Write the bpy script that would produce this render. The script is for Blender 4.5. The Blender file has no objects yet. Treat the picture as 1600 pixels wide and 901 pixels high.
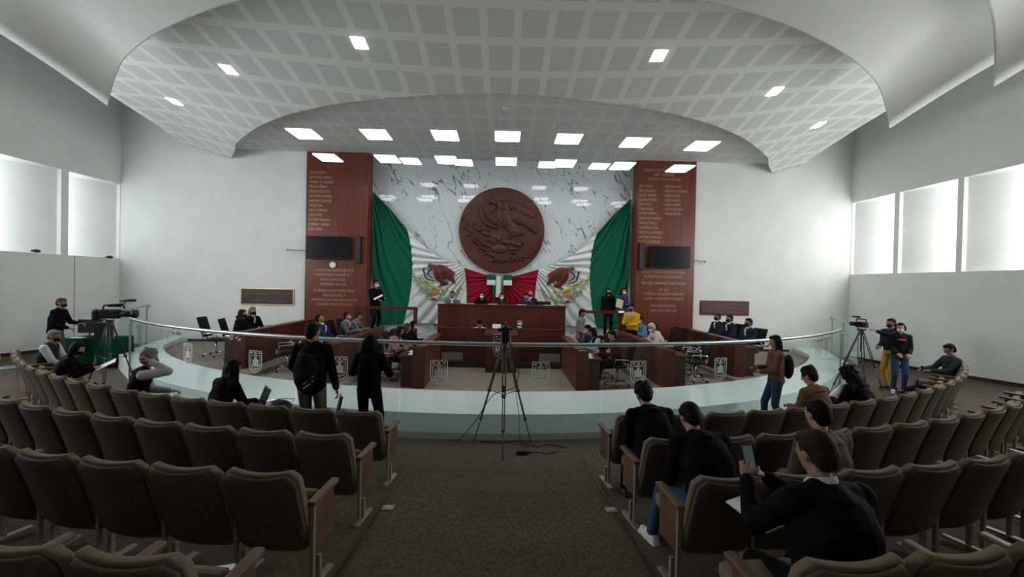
import bpy, math, random
from mathutils import Vector, Matrix, Euler
random.seed(7)
PI = math.pi
R_ = math.radians
V = Vector
sc = bpy.context.scene
C = sc.collection

# ------------------------------------------------------------------ camera
CAM = V((0, 0, 2.42))
FPX = 700.0
YAW, PITCH, ROLL = R_(1.23), R_(0.59), R_(1.2)
fwd = V((math.sin(YAW) * math.cos(PITCH), math.cos(YAW) * math.cos(PITCH), -math.sin(PITCH)))
r0 = V((math.cos(YAW), -math.sin(YAW), 0))
u0 = r0.cross(fwd)
right = r0 * math.cos(ROLL) + u0 * math.sin(ROLL)
up = u0 * math.cos(ROLL) - r0 * math.sin(ROLL)
RM = Matrix((right, up, -fwd)).transposed()
cam_d = bpy.data.cameras.new('camera')
cam_d.sensor_width = 36
cam_d.lens = 36 * FPX / 1600
cam_d.clip_start = 0.05
cam_d.clip_end = 100
cam = bpy.data.objects.new('camera', cam_d)
cam.matrix_world = Matrix.Translation(CAM) @ RM.to_4x4()
C.objects.link(cam)
sc.camera = cam

# ------------------------------------------------------------------ light / exposure settings
LED = 8.7          # hanging light panels over the chamber
SPOT = 14.0         # small recessed downlights
WIN_L = 3.4         # daylight glazing, left wall
WIN_R = 6.0         # daylight glazing, right wall
FILL_L, FILL_R = 15.5, 13.5   # panes of unseen bays beside the audience, brightened to light the ceiling
sc.view_settings.view_transform = 'Standard'
sc.view_settings.look = 'None'
sc.view_settings.exposure = 0.0
sc.view_settings.gamma = 1.0
sc.view_settings.use_curve_mapping = False
w = bpy.data.worlds.new('world')
sc.world = w
w.use_nodes = True
w.node_tree.nodes['Background'].inputs[0].default_value = (0.7, 0.8, 0.95, 1)
w.node_tree.nodes['Background'].inputs[1].default_value = 0.3
sc.cycles.max_bounces = 8
sc.cycles.diffuse_bounces = 4
sc.cycles.glossy_bounces = 3
sc.cycles.transparent_max_bounces = 16
sc.cycles.use_denoising = True
sc.cycles.sample_clamp_indirect = 4

def ray(px, py):
    d = RM @ V(((px - 800) / FPX, -(py - 450.5) / FPX, -1))
    return d
def at(px, py, Y):          # the world point a measured pixel has at a known depth
    d = ray(px, py)
    return CAM + d * (Y / d.y)
def atz(px, py, z):
    d = ray(px, py)
    return CAM + d * ((z - CAM.z) / d.z)

# ------------------------------------------------------------------ materials
MC = {}
def mat(name, col, rough=.6, metal=0, emit=None, spec=.5):
    if name in MC: return MC[name]
    m = bpy.data.materials.new(name); m.use_nodes = True
    b = m.node_tree.nodes['Principled BSDF']
    b.inputs['Base Color'].default_value = (*col, 1)
    b.inputs['Roughness'].default_value = rough
    b.inputs['Metallic'].default_value = metal
    b.inputs['Specular IOR Level'].default_value = spec
    if emit:
        b.inputs['Emission Color'].default_value = (*emit[0], 1)
        b.inputs['Emission Strength'].default_value = emit[1]
    MC[name] = m
    return m
def nodes(m):
    nt = m.node_tree
    return nt, nt.nodes, nt.links, nt.nodes['Principled BSDF']
def noisy(name, c1, c2, scale=(30, 30, 30), rough=.8, bump=0.0, detail=4, spec=.3, metal=0, lo=.35, hi=.65):
    if name in MC: return MC[name]
    m = mat(name, c1, rough, metal, None, spec)
    nt, N, L, b = nodes(m)
    tc = N.new('ShaderNodeTexCoord'); mp = N.new('ShaderNodeMapping'); mp.inputs['Scale'].default_value = scale
    L.new(tc.outputs['Object'], mp.inputs[0])
    nz = N.new('ShaderNodeTexNoise'); nz.inputs['Scale'].default_value = 1; nz.inputs['Detail'].default_value = detail
    L.new(mp.outputs[0], nz.inputs[0])
    cr = N.new('ShaderNodeValToRGB')
    cr.color_ramp.elements[0].position = lo; cr.color_ramp.elements[0].color = (*c1, 1)
    cr.color_ramp.elements[1].position = hi; cr.color_ramp.elements[1].color = (*c2, 1)
    L.new(nz.outputs[0], cr.inputs[0]); L.new(cr.outputs[0], b.inputs['Base Color'])
    if bump:
        bp = N.new('ShaderNodeBump'); bp.inputs['Strength'].default_value = bump; bp.inputs['Distance'].default_value = .01
        L.new(nz.outputs[0], bp.inputs['Height']); L.new(bp.outputs[0], b.inputs['Normal'])
    return m
def cloth(col, rough=.85):
    k = 'cloth_%02x%02x%02x' % tuple(int(c * 255) for c in col)
    return noisy(k, tuple(c * .8 for c in col), col, (60, 60, 60), rough, .15, 4, .07)

def sat(*h): return tuple(((x / 255) ** 2.2) for x in h)

M_plaster = noisy('white_plaster', (.74, .76, .75), (.78, .80, .79), (1.5, 1.5, 1.5), .75, .02, 3)
M_shell = noisy('ceiling_plaster', (.72, .73, .72), (.76, .77, .76), (1, 1, 1), .85, .02, 3)
M_carpet = noisy('hall_carpet', (.055, .045, .036), (.105, .086, .068), (45, 20, 45), .97, .3, 6)
M_carpet2 = noisy('chamber_carpet', (.23, .185, .155), (.30, .245, .205), (30, 30, 30), .95, .2, 6)
M_white = mat('white_stone', (.84, .92, .92), .16)
M_wood = noisy('mahogany_desk', (.070, .015, .010), (.105, .025, .016), (3, 3, .5), .42, .05, 8, .3)
M_panelwood = None
M_darkwood = mat('dark_wood_trim', (.035, .012, .009), .4)
M_black = mat('black_plastic', (.006, .006, .007), .5, 0, None, .3)
M_blackgloss = mat('black_screen', (.006, .007, .009), .15)
M_leather = mat('black_leather', (.006, .006, .008), .6, 0, None, .2)
M_chrome = mat('chrome', (.62, .64, .65), .2, 1)
M_steel = mat('brushed_steel', (.42, .45, .44), .35, 1)
M_gold = mat('brass_letter', (.46, .30, .19), .45, .5)
M_goldframe = mat('brass_frame', (.62, .47, .22), .35, .8)
M_seat = noisy('seat_fabric', (.120, .094, .060), (.155, .122, .080), (90, 90, 90), .9, .2, 4)
M_seatback = noisy('seat_back_shell', (.058, .047, .034), (.080, .065, .047), (40, 40, 40), .8, .1, 4)
M_armwood = noisy('seat_arm_wood', (.07, .035, .022), (.13, .07, .042), (20, 4, 3), .45, .05, 6)
M_seatmetal = mat('seat_metal', (.32, .29, .25), .45, .6)
M_paper = mat('paper', (.82, .84, .84), .7)
M_led = mat('led_diffuser', (1, 1, 1), .5, 0, ((1, .99, .96), LED))
M_spot = mat('downlight_diffuser', (1, 1, 1), .5, 0, ((1, .99, .95), SPOT))
M_glz_l = mat('daylight_glazing_left', (1, 1, 1), .5, 0, ((.97, .99, 1), WIN_L))
M_glz_r = mat('daylight_glazing_right', (1, 1, 1), .5, 0, ((1, 1, .985), WIN_R))
M_fill_l = mat('unseen_fill_pane_left', (1, 1, 1), .5, 0, ((.97, .99, 1), FILL_L))
M_fill_r = mat('unseen_fill_pane_right', (1, 1, 1), .5, 0, ((1, 1, .985), FILL_R))
M_frost = mat('frosted_etching', (.62, .70, .68), .6)
M_green = cloth((.008, .115, .065))
M_flagwhite = cloth((.72, .76, .76))
M_red = cloth((.27, .010, .032))
M_tablegreen = cloth((.004, .05, .028))

def plank_wood():
    m = mat('wall_panel_wood', (.1, .03, .02), .28)
    nt, N, L, b = nodes(m)
    tc = N.new('ShaderNodeTexCoord'); sx = N.new('ShaderNodeSeparateXYZ'); L.new(tc.outputs['Object'], sx.inputs[0])
    mp = N.new('ShaderNodeMapping'); mp.inputs['Scale'].default_value = (14, 14, .6); L.new(tc.outputs['Object'], mp.inputs[0])
    nz = N.new('ShaderNodeTexNoise'); nz.inputs['Scale'].default_value = 1; nz.inputs['Detail'].default_value = 8
    L.new(mp.outputs[0], nz.inputs[0])
    cr = N.new('ShaderNodeValToRGB')
    cr.color_ramp.elements[0].position = .3; cr.color_ramp.elements[0].color = (.115, .026, .015, 1)
    cr.color_ramp.elements[1].position = .7; cr.color_ramp.elements[1].color = (.175, .046, .028, 1)
    L.new(nz.outputs[0], cr.inputs[0])
    # plank joints every 0.28 m
    d = N.new('ShaderNodeMath'); d.operation = 'MULTIPLY'; d.inputs[1].default_value = 1 / .28; L.new(sx.outputs[0], d.inputs[0])
    f = N.new('ShaderNodeMath'); f.operation = 'FRACT'; L.new(d.outputs[0], f.inputs[0])
    g = N.new('ShaderNodeMath'); g.operation = 'LESS_THAN'; g.inputs[1].default_value = .035; L.new(f.outputs[0], g.inputs[0])
    mx = N.new('ShaderNodeMix'); mx.data_type = 'RGBA'; L.new(g.outputs[0], mx.inputs[0])
    L.new(cr.outputs[0], mx.inputs[6]); mx.inputs[7].default_value = (.03, .01, .008, 1)
    L.new(mx.outputs[2], b.inputs['Base Color'])
    bp = N.new('ShaderNodeBump'); bp.invert = True; bp.inputs['Strength'].default_value = .5; bp.inputs['Distance'].default_value = .01
    L.new(g.outputs[0], bp.inputs['Height']); L.new(bp.outputs[0], b.inputs['Normal'])
    return m
M_panelwood = plank_wood()

def marble():
    m = mat('veined_marble', (.6, .65, .66), .035)
    nt, N, L, b = nodes(m)
    tc = N.new('ShaderNodeTexCoord')
    tot = None
    for ang, sc_, th, off in ((27, (1.3, 1, .32), .007, 3), (38, (1.9, 1, .6), .006, 9)):
        mr = N.new('ShaderNodeMapping'); mr.inputs['Rotation'].default_value = (0, R_(ang), 0); L.new(tc.outputs['Object'], mr.inputs[0])
        mp = N.new('ShaderNodeMapping'); mp.inputs['Scale'].default_value = sc_; mp.inputs['Location'].default_value = (off, 0, off)
        L.new(mr.outputs[0], mp.inputs[0])
        nz = N.new('ShaderNodeTexNoise'); nz.inputs['Scale'].default_value = 1.0; nz.inputs['Detail'].default_value = 3; nz.inputs['Roughness'].default_value = .5
        L.new(mp.outputs[0], nz.inputs[0])
        s = N.new('ShaderNodeMath'); s.operation = 'SUBTRACT'; s.inputs[1].default_value = .5; L.new(nz.outputs[0], s.inputs[0])
        q = N.new('ShaderNodeMath'); q.operation = 'ABSOLUTE'; L.new(s.outputs[0], q.inputs[0])
        n2 = N.new('ShaderNodeTexNoise'); n2.inputs['Scale'].default_value = 1.3; L.new(mp.outputs[0], n2.inputs[0])
        r = N.new('ShaderNodeMapRange'); r.inputs[1].default_value = .40; r.inputs[2].default_value = .62; r.inputs[3].default_value = 0; r.inputs[4].default_value = th; L.new(n2.outputs[0], r.inputs[0])
        t = N.new('ShaderNodeMath'); t.operation = 'LESS_THAN'; L.new(q.outputs[0], t.inputs[0]); L.new(r.outputs[0], t.inputs[1])
        if tot is None: tot = t
        else:
            mx_ = N.new('ShaderNodeMath'); mx_.operation = 'MAXIMUM'; L.new(tot.outputs[0], mx_.inputs[0]); L.new(t.outputs[0], mx_.inputs[1]); tot = mx_
    mx = N.new('ShaderNodeMix'); mx.data_type = 'RGBA'; L.new(tot.outputs[0], mx.inputs[0])
    mx.inputs[6].default_value = (.56, .62, .63, 1); mx.inputs[7].default_value = (.20, .22, .23, 1)
    L.new(mx.outputs[2], b.inputs['Base Color'])
    return m
M_marble = marble()

def tiles(name, light, dark, x0, y0, px_=.6, py_=.88, frac=.76):
    m = mat(name, light, .85)
    nt, N, L, b = nodes(m)
    uv = N.new('ShaderNodeUVMap'); uv.uv_map = 'UVMap'
    sx = N.new('ShaderNodeSeparateXYZ'); L.new(uv.outputs[0], sx.inputs[0])
    outs = []
    for i, o, pitch in ((0, x0, px_), (1, y0, py_)):
        a = N.new('ShaderNodeMath'); a.operation = 'SUBTRACT'; a.inputs[1].default_value = o - 40 * pitch; L.new(sx.outputs[i], a.inputs[0])
        d = N.new('ShaderNodeMath'); d.operation = 'DIVIDE'; d.inputs[1].default_value = pitch; L.new(a.outputs[0], d.inputs[0])
        f = N.new('ShaderNodeMath'); f.operation = 'FRACT'; L.new(d.outputs[0], f.inputs[0])
        s = N.new('ShaderNodeMath'); s.operation = 'SUBTRACT'; s.inputs[1].default_value = .5; L.new(f.outputs[0], s.inputs[0])
        q = N.new('ShaderNodeMath'); q.operation = 'ABSOLUTE'; L.new(s.outputs[0], q.inputs[0])
        t = N.new('ShaderNodeMath'); t.operation = 'LESS_THAN'; t.inputs[1].default_value = frac / 2; L.new(q.outputs[0], t.inputs[0])
        outs.append(t)
    mu = N.new('ShaderNodeMath'); mu.operation = 'MULTIPLY'
    L.new(outs[0].outputs[0], mu.inputs[0]); L.new(outs[1].outputs[0], mu.inputs[1])
    mx = N.new('ShaderNodeMix'); mx.data_type = 'RGBA'; L.new(mu.outputs[0], mx.inputs[0])
    mx.inputs[6].default_value = (*light, 1); mx.inputs[7].default_value = (*dark, 1)
    L.new(mx.outputs[2], b.inputs['Base Color'])
    return m
M_tileB = tiles('perforated_tiles_vault', (.74, .75, .74), (.60, .61, .61), .17, 8.1, .58)
M_tileC = tiles('perforated_tiles_flat', (.66, .67, .67), (.59, .60, .61), .17, 10.1, .58)

def glass():
    m = bpy.data.materials.new('railing_glass'); m.use_nodes = True
    nt = m.node_tree; N = nt.nodes; L = nt.links
    N.remove(N['Principled BSDF'])
    tr = N.new('ShaderNodeBsdfTransparent'); tr.inputs[0].default_value = (.93, .97, .96, 1)
    gl = N.new('ShaderNodeBsdfGlossy'); gl.inputs[0].default_value = (.9, 1, .97, 1); gl.inputs['Roughness'].default_value = .03
    lw = N.new('ShaderNodeLayerWeight'); lw.inputs[0].default_value = .5
    pw = N.new('ShaderNodeMath'); pw.operation = 'POWER'; pw.inputs[1].default_value = 4; L.new(lw.outputs['Facing'], pw.inputs[0])
    ma = N.new('ShaderNodeMath'); ma.operation = 'MULTIPLY_ADD'; ma.inputs[1].default_value = .35; ma.inputs[2].default_value = .025; L.new(pw.outputs[0], ma.inputs[0])
    mi = N.new('ShaderNodeMixShader')
    L.new(ma.outputs[0], mi.inputs[0]); L.new(tr.outputs[0], mi.inputs[1]); L.new(gl.outputs[0], mi.inputs[2])
    L.new(mi.outputs[0], N['Material Output'].inputs[0])
    return m
M_glass = glass()

# ------------------------------------------------------------------ mesh builder
def sphere_t(nu, nv):
    vs = [(0, 0, 1)]; fs = []
    for j in range(1, nv):
        t = PI * j / nv
        for i in range(nu):
            p = 2 * PI * i / nu
            vs.append((math.sin(t) * math.cos(p), math.sin(t) * math.sin(p), math.cos(t)))
    vs.append((0, 0, -1))
    for i in range(nu): fs.append((0, 1 + i, 1 + (i + 1) % nu))
    for j in range(nv - 2):
        a = 1 + j * nu; b = a + nu
        for i in range(nu): fs.append((a + i, b + i, b + (i + 1) % nu, a + (i + 1) % nu))
    a = 1 + (nv - 2) * nu; e = len(vs) - 1
    for i in range(nu): fs.append((a + i, e, a + (i + 1) % nu))
    return vs, fs
SPH = {k: sphere_t(*k) for k in ((8, 6), (12, 8), (16, 12), (24, 16))}
def frame_z(d):
    d = d.normalized()
    return V((0, 0, 1)).rotation_difference(d).to_matrix()

class MB:
    def __init__(s): s.v = []; s.f = []; s.m = []; s.mi = 0; s.uv = None
    def add(s, vs, fs):
        o = len(s.v); s.v += [tuple(p) for p in vs]
        for f in fs: s.f.append(tuple(i + o for i in f)); s.m.append(s.mi)
        return s
    def box(s, c, d, rz=0, rot=None, taper=1.0):
        hx, hy, hz = d[0] / 2, d[1] / 2, d[2] / 2
        M = rot if rot is not None else Matrix.Rotation(rz, 3, 'Z')
        vs = [M @ V((x * hx * (taper if z > 0 else 1), y * hy * (taper if z > 0 else 1), z * hz)) + V(c) for z in (-1, 1) for x, y in ((-1, -1), (1, -1), (1, 1), (-1, 1))]
        return s.add(vs, [(3, 2, 1, 0), (4, 5, 6, 7), (0, 1, 5, 4), (1, 2, 6, 5), (2, 3, 7, 6), (3, 0, 4, 7)])
    def bb(s, x0, x1, y0, y1, z0, z1):
        return s.box(((x0 + x1) / 2, (y0 + y1) / 2, (z0 + z1) / 2), (abs(x1 - x0), abs(y1 - y0), abs(z1 - z0)))
    def ell(s, c, r, rot=None, q=(12, 8)):
        vs, fs = SPH[q]; M = rot if rot is not None else Matrix.Identity(3)
        if not hasattr(r, '__len__'): r = (r, r, r)
        return s.add([M @ V((p[0] * r[0], p[1] * r[1], p[2] * r[2])) + V(c) for p in vs], fs)
    def cone(s, p0, p1, ra, rb, n=10, cap=True):
        p0, p1 = V(p0), V(p1)
        if (p1 - p0).length < 1e-6: return s
        M = frame_z(p1 - p0)
        vs = []
        for p, r in ((p0, ra), (p1, rb)):
            for i in range(n):
                a = 2 * PI * i / n; vs.append(M @ V((r * math.cos(a), r * math.sin(a), 0)) + p)
        fs = [(i, (i + 1) % n, n + (i + 1) % n, n + i) for i in range(n)]
        if cap: fs += [tuple(range(n))[::-1], tuple(range(n, 2 * n))]
        return s.add(vs, fs)
    def cap(s, p0, p1, ra, rb, n=12, q=(12, 8)):
        s.cone(p0, p1, ra, rb, n); s.ell(p0, ra, q=q); s.ell(p1, rb, q=q); return s
    def tube(s, pts, r, n=8, closed=False):
        pts = [V(p) for p in pts]; k = len(pts); rings = []
        prev = None
        for i, p in enumerate(pts):
            a = pts[(i - 1) % k] if (closed or i > 0) else p; b = pts[(i + 1) % k] if (closed or i < k - 1) else p
            d = (b - a).normalized()
            if prev is None:
                ref = V((0, 0, 1)) if abs(d.z) < .9 else V((1, 0, 0)); x = d.cross(ref).normalized()
            else:
                x = (prev - d * prev.dot(d)).normalized()
            prev = x; y = d.cross(x)
            rr = r[i] if hasattr(r, '__len__') else r
            rings.append([p + x * rr * math.cos(2 * PI * j / n) + y * rr * math.sin(2 * PI * j / n) for j in range(n)])
        vs = [q for g in rings for q in g]; fs = []
        m = k if closed else k - 1
        for i in range(m):
            for j in range(n):
                fs.append((i * n + j, i * n + (j + 1) % n, ((i + 1) % k) * n + (j + 1) % n, ((i + 1) % k) * n + j))
        if not closed: fs += [tuple(range(n))[::-1], tuple(range((k - 1) * n, k * n))]
        return s.add(vs, fs)
    def prism(s, pts, z0, z1):                      # polygon in xy, extruded in z (ccw)
        n = len(pts)
        vs = [(p[0], p[1], z0) for p in pts] + [(p[0], p[1], z1) for p in pts]
        return s.add(vs, [tuple(range(n))[::-1], tuple(range(n, 2 * n))] + [(i, (i + 1) % n, n + (i + 1) % n, n + i) for i in range(n)])
    def plate(s, pts, y0, y1):                      # polygon in xz, extruded in y
        n = len(pts)
        vs = [(p[0], y0, p[1]) for p in pts] + [(p[0], y1, p[1]) for p in pts]
        return s.add(vs, [tuple(range(n)), tuple(range(n, 2 * n))[::-1]] + [(i, n + i, n + (i + 1) % n, (i + 1) % n) for i in range(n)])
    def leaf(s, a, b, wdt, h, y):                   # flattened ellipsoid between two xz points lying on plane y
        a, b = V((a[0], y, a[1])), V((b[0], y, b[1])); d = b - a
        ang = math.atan2(d.z, d.x)
        return s.ell((a + b) / 2, (d.length / 2, h, wdt / 2), Matrix.Rotation(-ang, 3, 'Y'), (12, 8))
    def build(s, name, m, parent=None, smooth=False, bevel=0, voxel=0, loc=None, smo=3):
        me = bpy.data.meshes.new(name); me.from_pydata(s.v, [], s.f)
        ms = m if isinstance(m, (list, tuple)) else [m]
        for x in ms: me.materials.append(x)
        if len(ms) > 1: me.polygons.foreach_set('material_index', s.m)
        if s.uv:
            l = me.uv_layers.new(name='UVMap')
            for lp in me.loops: l.data[lp.index].uv = s.uv[lp.vertex_index]
        if smooth: me.polygons.foreach_set('use_smooth', [True] * len(me.polygons))
        me.update()
        o = bpy.data.objects.new(name, me); C.objects.link(o)
        if parent: o.parent = parent
        if loc: o.location = loc
        if bevel:
            b = o.modifiers.new('bevel', 'BEVEL'); b.width = bevel; b.segments = 2; b.limit_method = 'ANGLE'
        if voxel:
            r = o.modifiers.new('join', 'REMESH'); r.mode = 'VOXEL'; r.voxel_size = voxel; r.use_smooth_shade = True
            if smo:
                k = o.modifiers.new('soften', 'SMOOTH'); k.factor = .5; k.iterations = smo
        return o

def tag(o, label, cat, group=None):
    o['label'] = label; o['category'] = cat
    if group: o['group'] = group
    return o
def thing(name, label, cat, loc=(0, 0, 0), rz=0, group=None):
    o = bpy.data.objects.new(name, None); C.objects.link(o)
    o.empty_display_size = .1
    o.location = loc; o.rotation_euler = (0, 0, rz)
    return tag(o, label, cat, group)
def struct(o):
    o['kind'] = 'structure'; return o
def dup(root, loc, rz, label, group=None):
    r = root.copy(); C.objects.link(r); r.location = loc; r.rotation_euler = (0, 0, rz)
    r['label'] = label
    if group: r['group'] = group
    for ch in list(root.children):
        c = ch.copy(); C.objects.link(c); c.parent = r
        for g in list(ch.children):
            d = g.copy(); C.objects.link(d); d.parent = c
    return r
def text_mesh(name, body, size, m, loc, rot=(PI / 2, 0, 0), parent=None, align='LEFT', depth=.004, sx=1.0):
    cu = bpy.data.curves.new('t', 'FONT'); cu.body = body; cu.size = size; cu.extrude = depth; cu.align_x = align
    cu.resolution_u = 2
    t = bpy.data.objects.new('t', cu); C.objects.link(t)
    dg = bpy.context.evaluated_depsgraph_get(); dg.update()
    me = bpy.data.meshes.new_from_object(t.evaluated_get(dg))
    C.objects.unlink(t); bpy.data.objects.remove(t)
    me.materials.clear(); me.materials.append(m)
    o = bpy.data.objects.new(name, me); C.objects.link(o); o.location = loc; o.rotation_euler = rot; o.scale = (sx, 1, 1)
    if parent: o.parent = parent
    return o

# ------------------------------------------------------------------ the room
XL, XR, YF, YM, YB = -13.0, 12.2, 15.5, 16.0, -6.0
ACX, ACY = 0.0, 17.9                        # centre of the seat rows
def fz(x, y):
    return max(0.0, .0886 * (math.hypot(x - ACX, y - ACY) - 11.6))
mb = MB()
nx, ny = 84, 74
for j in range(ny + 1):
    for i in range(nx + 1):
        x = -14 + 27.4 * i / nx; y = YB + (YM - YB + .2) * j / ny
        mb.v.append((x, y, fz(x, y)))
for j in range(ny):
    for i in range(nx):
        a = j * (nx + 1) + i; mb.f.append((a, a + 1, a + nx + 2, a + nx + 1)); mb.m.append(0)
struct(mb.build('floor', M_carpet, smooth=True))

RCX, RCY, RR = -.3, 18.5, 11.5              # glass railing arc
ICX, ICY, IR = -.3, 20.5, 12.0              # inner edge of the white ledge
def rail_y(x): return RCY - math.sqrt(RR * RR - (x - RCX) ** 2)
def in_y(x): return ICY - math.sqrt(IR * IR - (x - ICX) ** 2)
LEFT_END, RIGHT_END = (-8.15, rail_y(-8.15)), (8.35, rail_y(8.35))
outer = [(-11.3, YF), (-10.1, 12.0), LEFT_END]
n = 40
for i in range(1, n): 
    x = LEFT_END[0] + (RIGHT_END[0] - LEFT_END[0]) * i / n; outer.append((x, rail_y(x)))
outer += [RIGHT_END, (9.6, 12.0), (11.3, YF)]
inner = []
for i in range(n + 1):
    x = 10.45 - 20.9 * i / n - .15; inner.append((x, min(YF, in_y(x))))
inner[0] = (10.3, YF); inner[-1] = (-10.9, YF)
mb = MB()
no, ni = len(outer), len(inner)
# strips between outer and inner edges, parametrised alike
def resample(pts, k):
    L = [0]
    for a, b in zip(pts, pts[1:]): L.append(L[-1] + math.dist(a, b))
    out = []
    for i in range(k + 1):
        t = L[-1] * i / k; j = 0
        while j < len(L) - 2 and L[j + 1] < t: j += 1
        f = (t - L[j]) / max(1e-9, L[j + 1] - L[j])
        out.append((pts[j][0] + f * (pts[j + 1][0] - pts[j][0]), pts[j][1] + f * (pts[j + 1][1] - pts[j][1])))
    return out
A = resample(outer, 80); Bn = resample(inner[::-1], 80)
ZL = .37
for p, q in zip(A, Bn):
    mb.v += [(p[0], p[1], 0), (p[0], p[1], ZL), (q[0], q[1], ZL), (q[0], q[1], 0)]
for i in range(80):
    a, b = 4 * i, 4 * i + 4
    for k in range(4): mb.f.append((a + k, b + k, b + (k + 1) % 4, a + (k + 1) % 4)); mb.m.append(0)
mb.f += [(0, 1, 2, 3), (323, 322, 321, 320)]; mb.m += [0, 0]
struct(mb.build('trim_ledge', M_white))

# chamber floor and its low platforms
def chamber_poly(x0, x1, k=24, top=YF):
    pts = [(x0 + (x1 - x0) * i / k, in_y(x0 + (x1 - x0) * i / k) + .004) for i in range(k + 1)]
    return pts + [(x1, top), (x0, top)]
struct(MB().prism(chamber_poly(-10.75, 10.15, 40, YM), 0.0, .012).build('floor_chamber', M_carpet2))
for nm, a, b, z in (('platform', -10.7, -3.45, .15), ('platform', 3.45, 10.1, .15), ('platform', -10.65, -5.7, .24), ('platform', 5.6, 10.05, .24)):
    struct(MB().prism(chamber_poly(a, b, 20), .013 if z < .2 else .151, z).build(nm, M_carpet2))

# walls with deep window bays
def side_wall(name, X, sgn, bays, glz, fill_m, wname):
    """X inner face; sgn +1 right / -1 left; each bay (y0,y1) opens z 3.0-5.5"""
    T = .12; zt = 9.0; z0, z1 = 3.0, 5.5
    m = MB()
    m.bb(X, X + sgn * T, YB, YM + .5, -.3, z0)
    m.bb(X, X + sgn * T, YB, YM + .5, z1, zt)
    ys = sorted(bays); e = YB
    for (a, b) in ys:
        if a > e + .01: m.bb(X, X + sgn * T, e, a, z0, z1)
        e = b
    if YM + .5 > e: m.bb(X, X + sgn * T, e, YM + .5, z0, z1)
    struct(m.build(name, M_plaster))
    for k, (a, b) in enumerate(bays):
        D = .95
        x0 = X + sgn * T; x1 = X + sgn * D
        q = MB()
        def pr(pts, za, zb):
            if sgn < 0: pts = pts[::-1]
            q.prism(pts, za, zb)
        # slanting back panel, sill and head of the bay
        pr([(x1, a), (x1 + sgn * .06, a), (x0 + sgn * .06, b + .05), (x0, b)], z0, z1)
        pr([(x0, a), (x1 + sgn * .06, a), (x0 + sgn * .06, b + .02), (x0, b + .02)], z0 - .08, z0)
        pr([(x0, a), (x1 + sgn * .06, a), (x0 + sgn * .06, b + .02), (x0, b + .02)], z1, z1 + .08)
        o = struct(q.build('window_%s_%d' % (wname, k + 1), M_plaster))
        g = MB().bb(min(x0, x1), max(x0, x1), a + .005, a + .02, z0 + .04, z1 - .04)
        if k >= 3: g = MB().bb(X + sgn * .10, X + sgn * .115, a + .06, b - .03, z0 + .06, z1 - .06)  # unseen bays: pane set flush, facing across the hall, to light the ceiling
        g.build('pane', glz if k < 3 else fill_m, o)
        f = MB()
        for zz in (z0 + .02, z1 - .02): f.bb(min(x0, x1), max(x0, x1), a, a + .03, zz - .02, zz + .02)
        f.build('frame', M_plaster, o)
BR = [(13.77, 15.48), (11.83, 13.6), (9.9, 11.67), (7.96, 9.73), (6.0, 7.8), (3.0, 4.8)]
BL = [(13.68, 15.48), (11.71, 13.46), (9.75, 11.5), (7.8, 9.55), (5.85, 7.6), (3.0, 4.8)]
side_wall('wall_right', XR, 1, BR, M_glz_r, M_fill_r, 'right')
side_wall('wall_left', XL, -1, BL, M_glz_l, M_fill_l, 'left')
struct(MB().bb(XL - .1, XR + .1, YB - .2, YB, -.3, 9).build('wall_back', M_plaster))
CLX0, CLX1 = at(478, 400, YF).x, at(574, 400, YF).x
CRX0, CRX1 = at(993, 400, YF).x, at(1084, 400, YF).x
struct(MB().bb(XL - .1, CLX0 + .05, YF, YM + .4, -.3, 9).build('wall_front_left', M_plaster))
struct(MB().bb(CRX1 - .05, XR + .1, YF, YM + .4, -.3, 9).build('wall_front_right', M_plaster))
struct(MB().bb(CLX1 - .1, CRX0 + .1, YM, YM + .25, -.1, 9).build('wall_front_marble', M_marble))
for nm, a, b in (('wall_panelling_left', CLX0, CLX1), ('wall_panelling_right', CRX0, CRX1)):
    struct(MB().bb(a, b, YF - .06, YM - .001, 0, 6.785).build(nm, M_panelwood, bevel=.008))
struct(MB().bb(XL - 1, XR + 1, YB - .2, YM + .5, 8.7, 8.9).build('ceiling', M_plaster))
for X, s, y0 in ((XL, 1, 4), (XR, -1, 4)):
    m = MB()
    k = 20
    for i in range(k):
        ya, yb = y0 - 9 + i * (YF - y0 + 9) / k, y0 - 9 + (i + 1) * (YF - y0 + 9) / k
        za, zb = fz(X, ya), fz(X, yb)
        x0, x1 = (X, X + s * .02)
        m.add([(x0, ya, za), (x1, ya, za), (x1, ya, za + .09), (x0, ya, za + .09), (x0, yb, zb), (x1, yb, zb), (x1, yb, zb + .09), (x0, yb, zb + .09)],
              [(0, 1, 2, 3), (7, 6, 5, 4), (0, 4, 5, 1), (1, 5, 6, 2), (2, 6, 7, 3), (3, 7, 4, 0)])
    struct(m.build('baseboard_left' if s > 0 else 'baseboard_right', M_darkwood))
struct(MB().bb(-10.7, CLX0, YF - .02, YF, .24, .32).build('baseboard_front_left', M_darkwood))
struct(MB().bb(CRX1, 10.1, YF - .02, YF, .24, .32).build('baseboard_front_right', M_darkwood))

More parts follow.
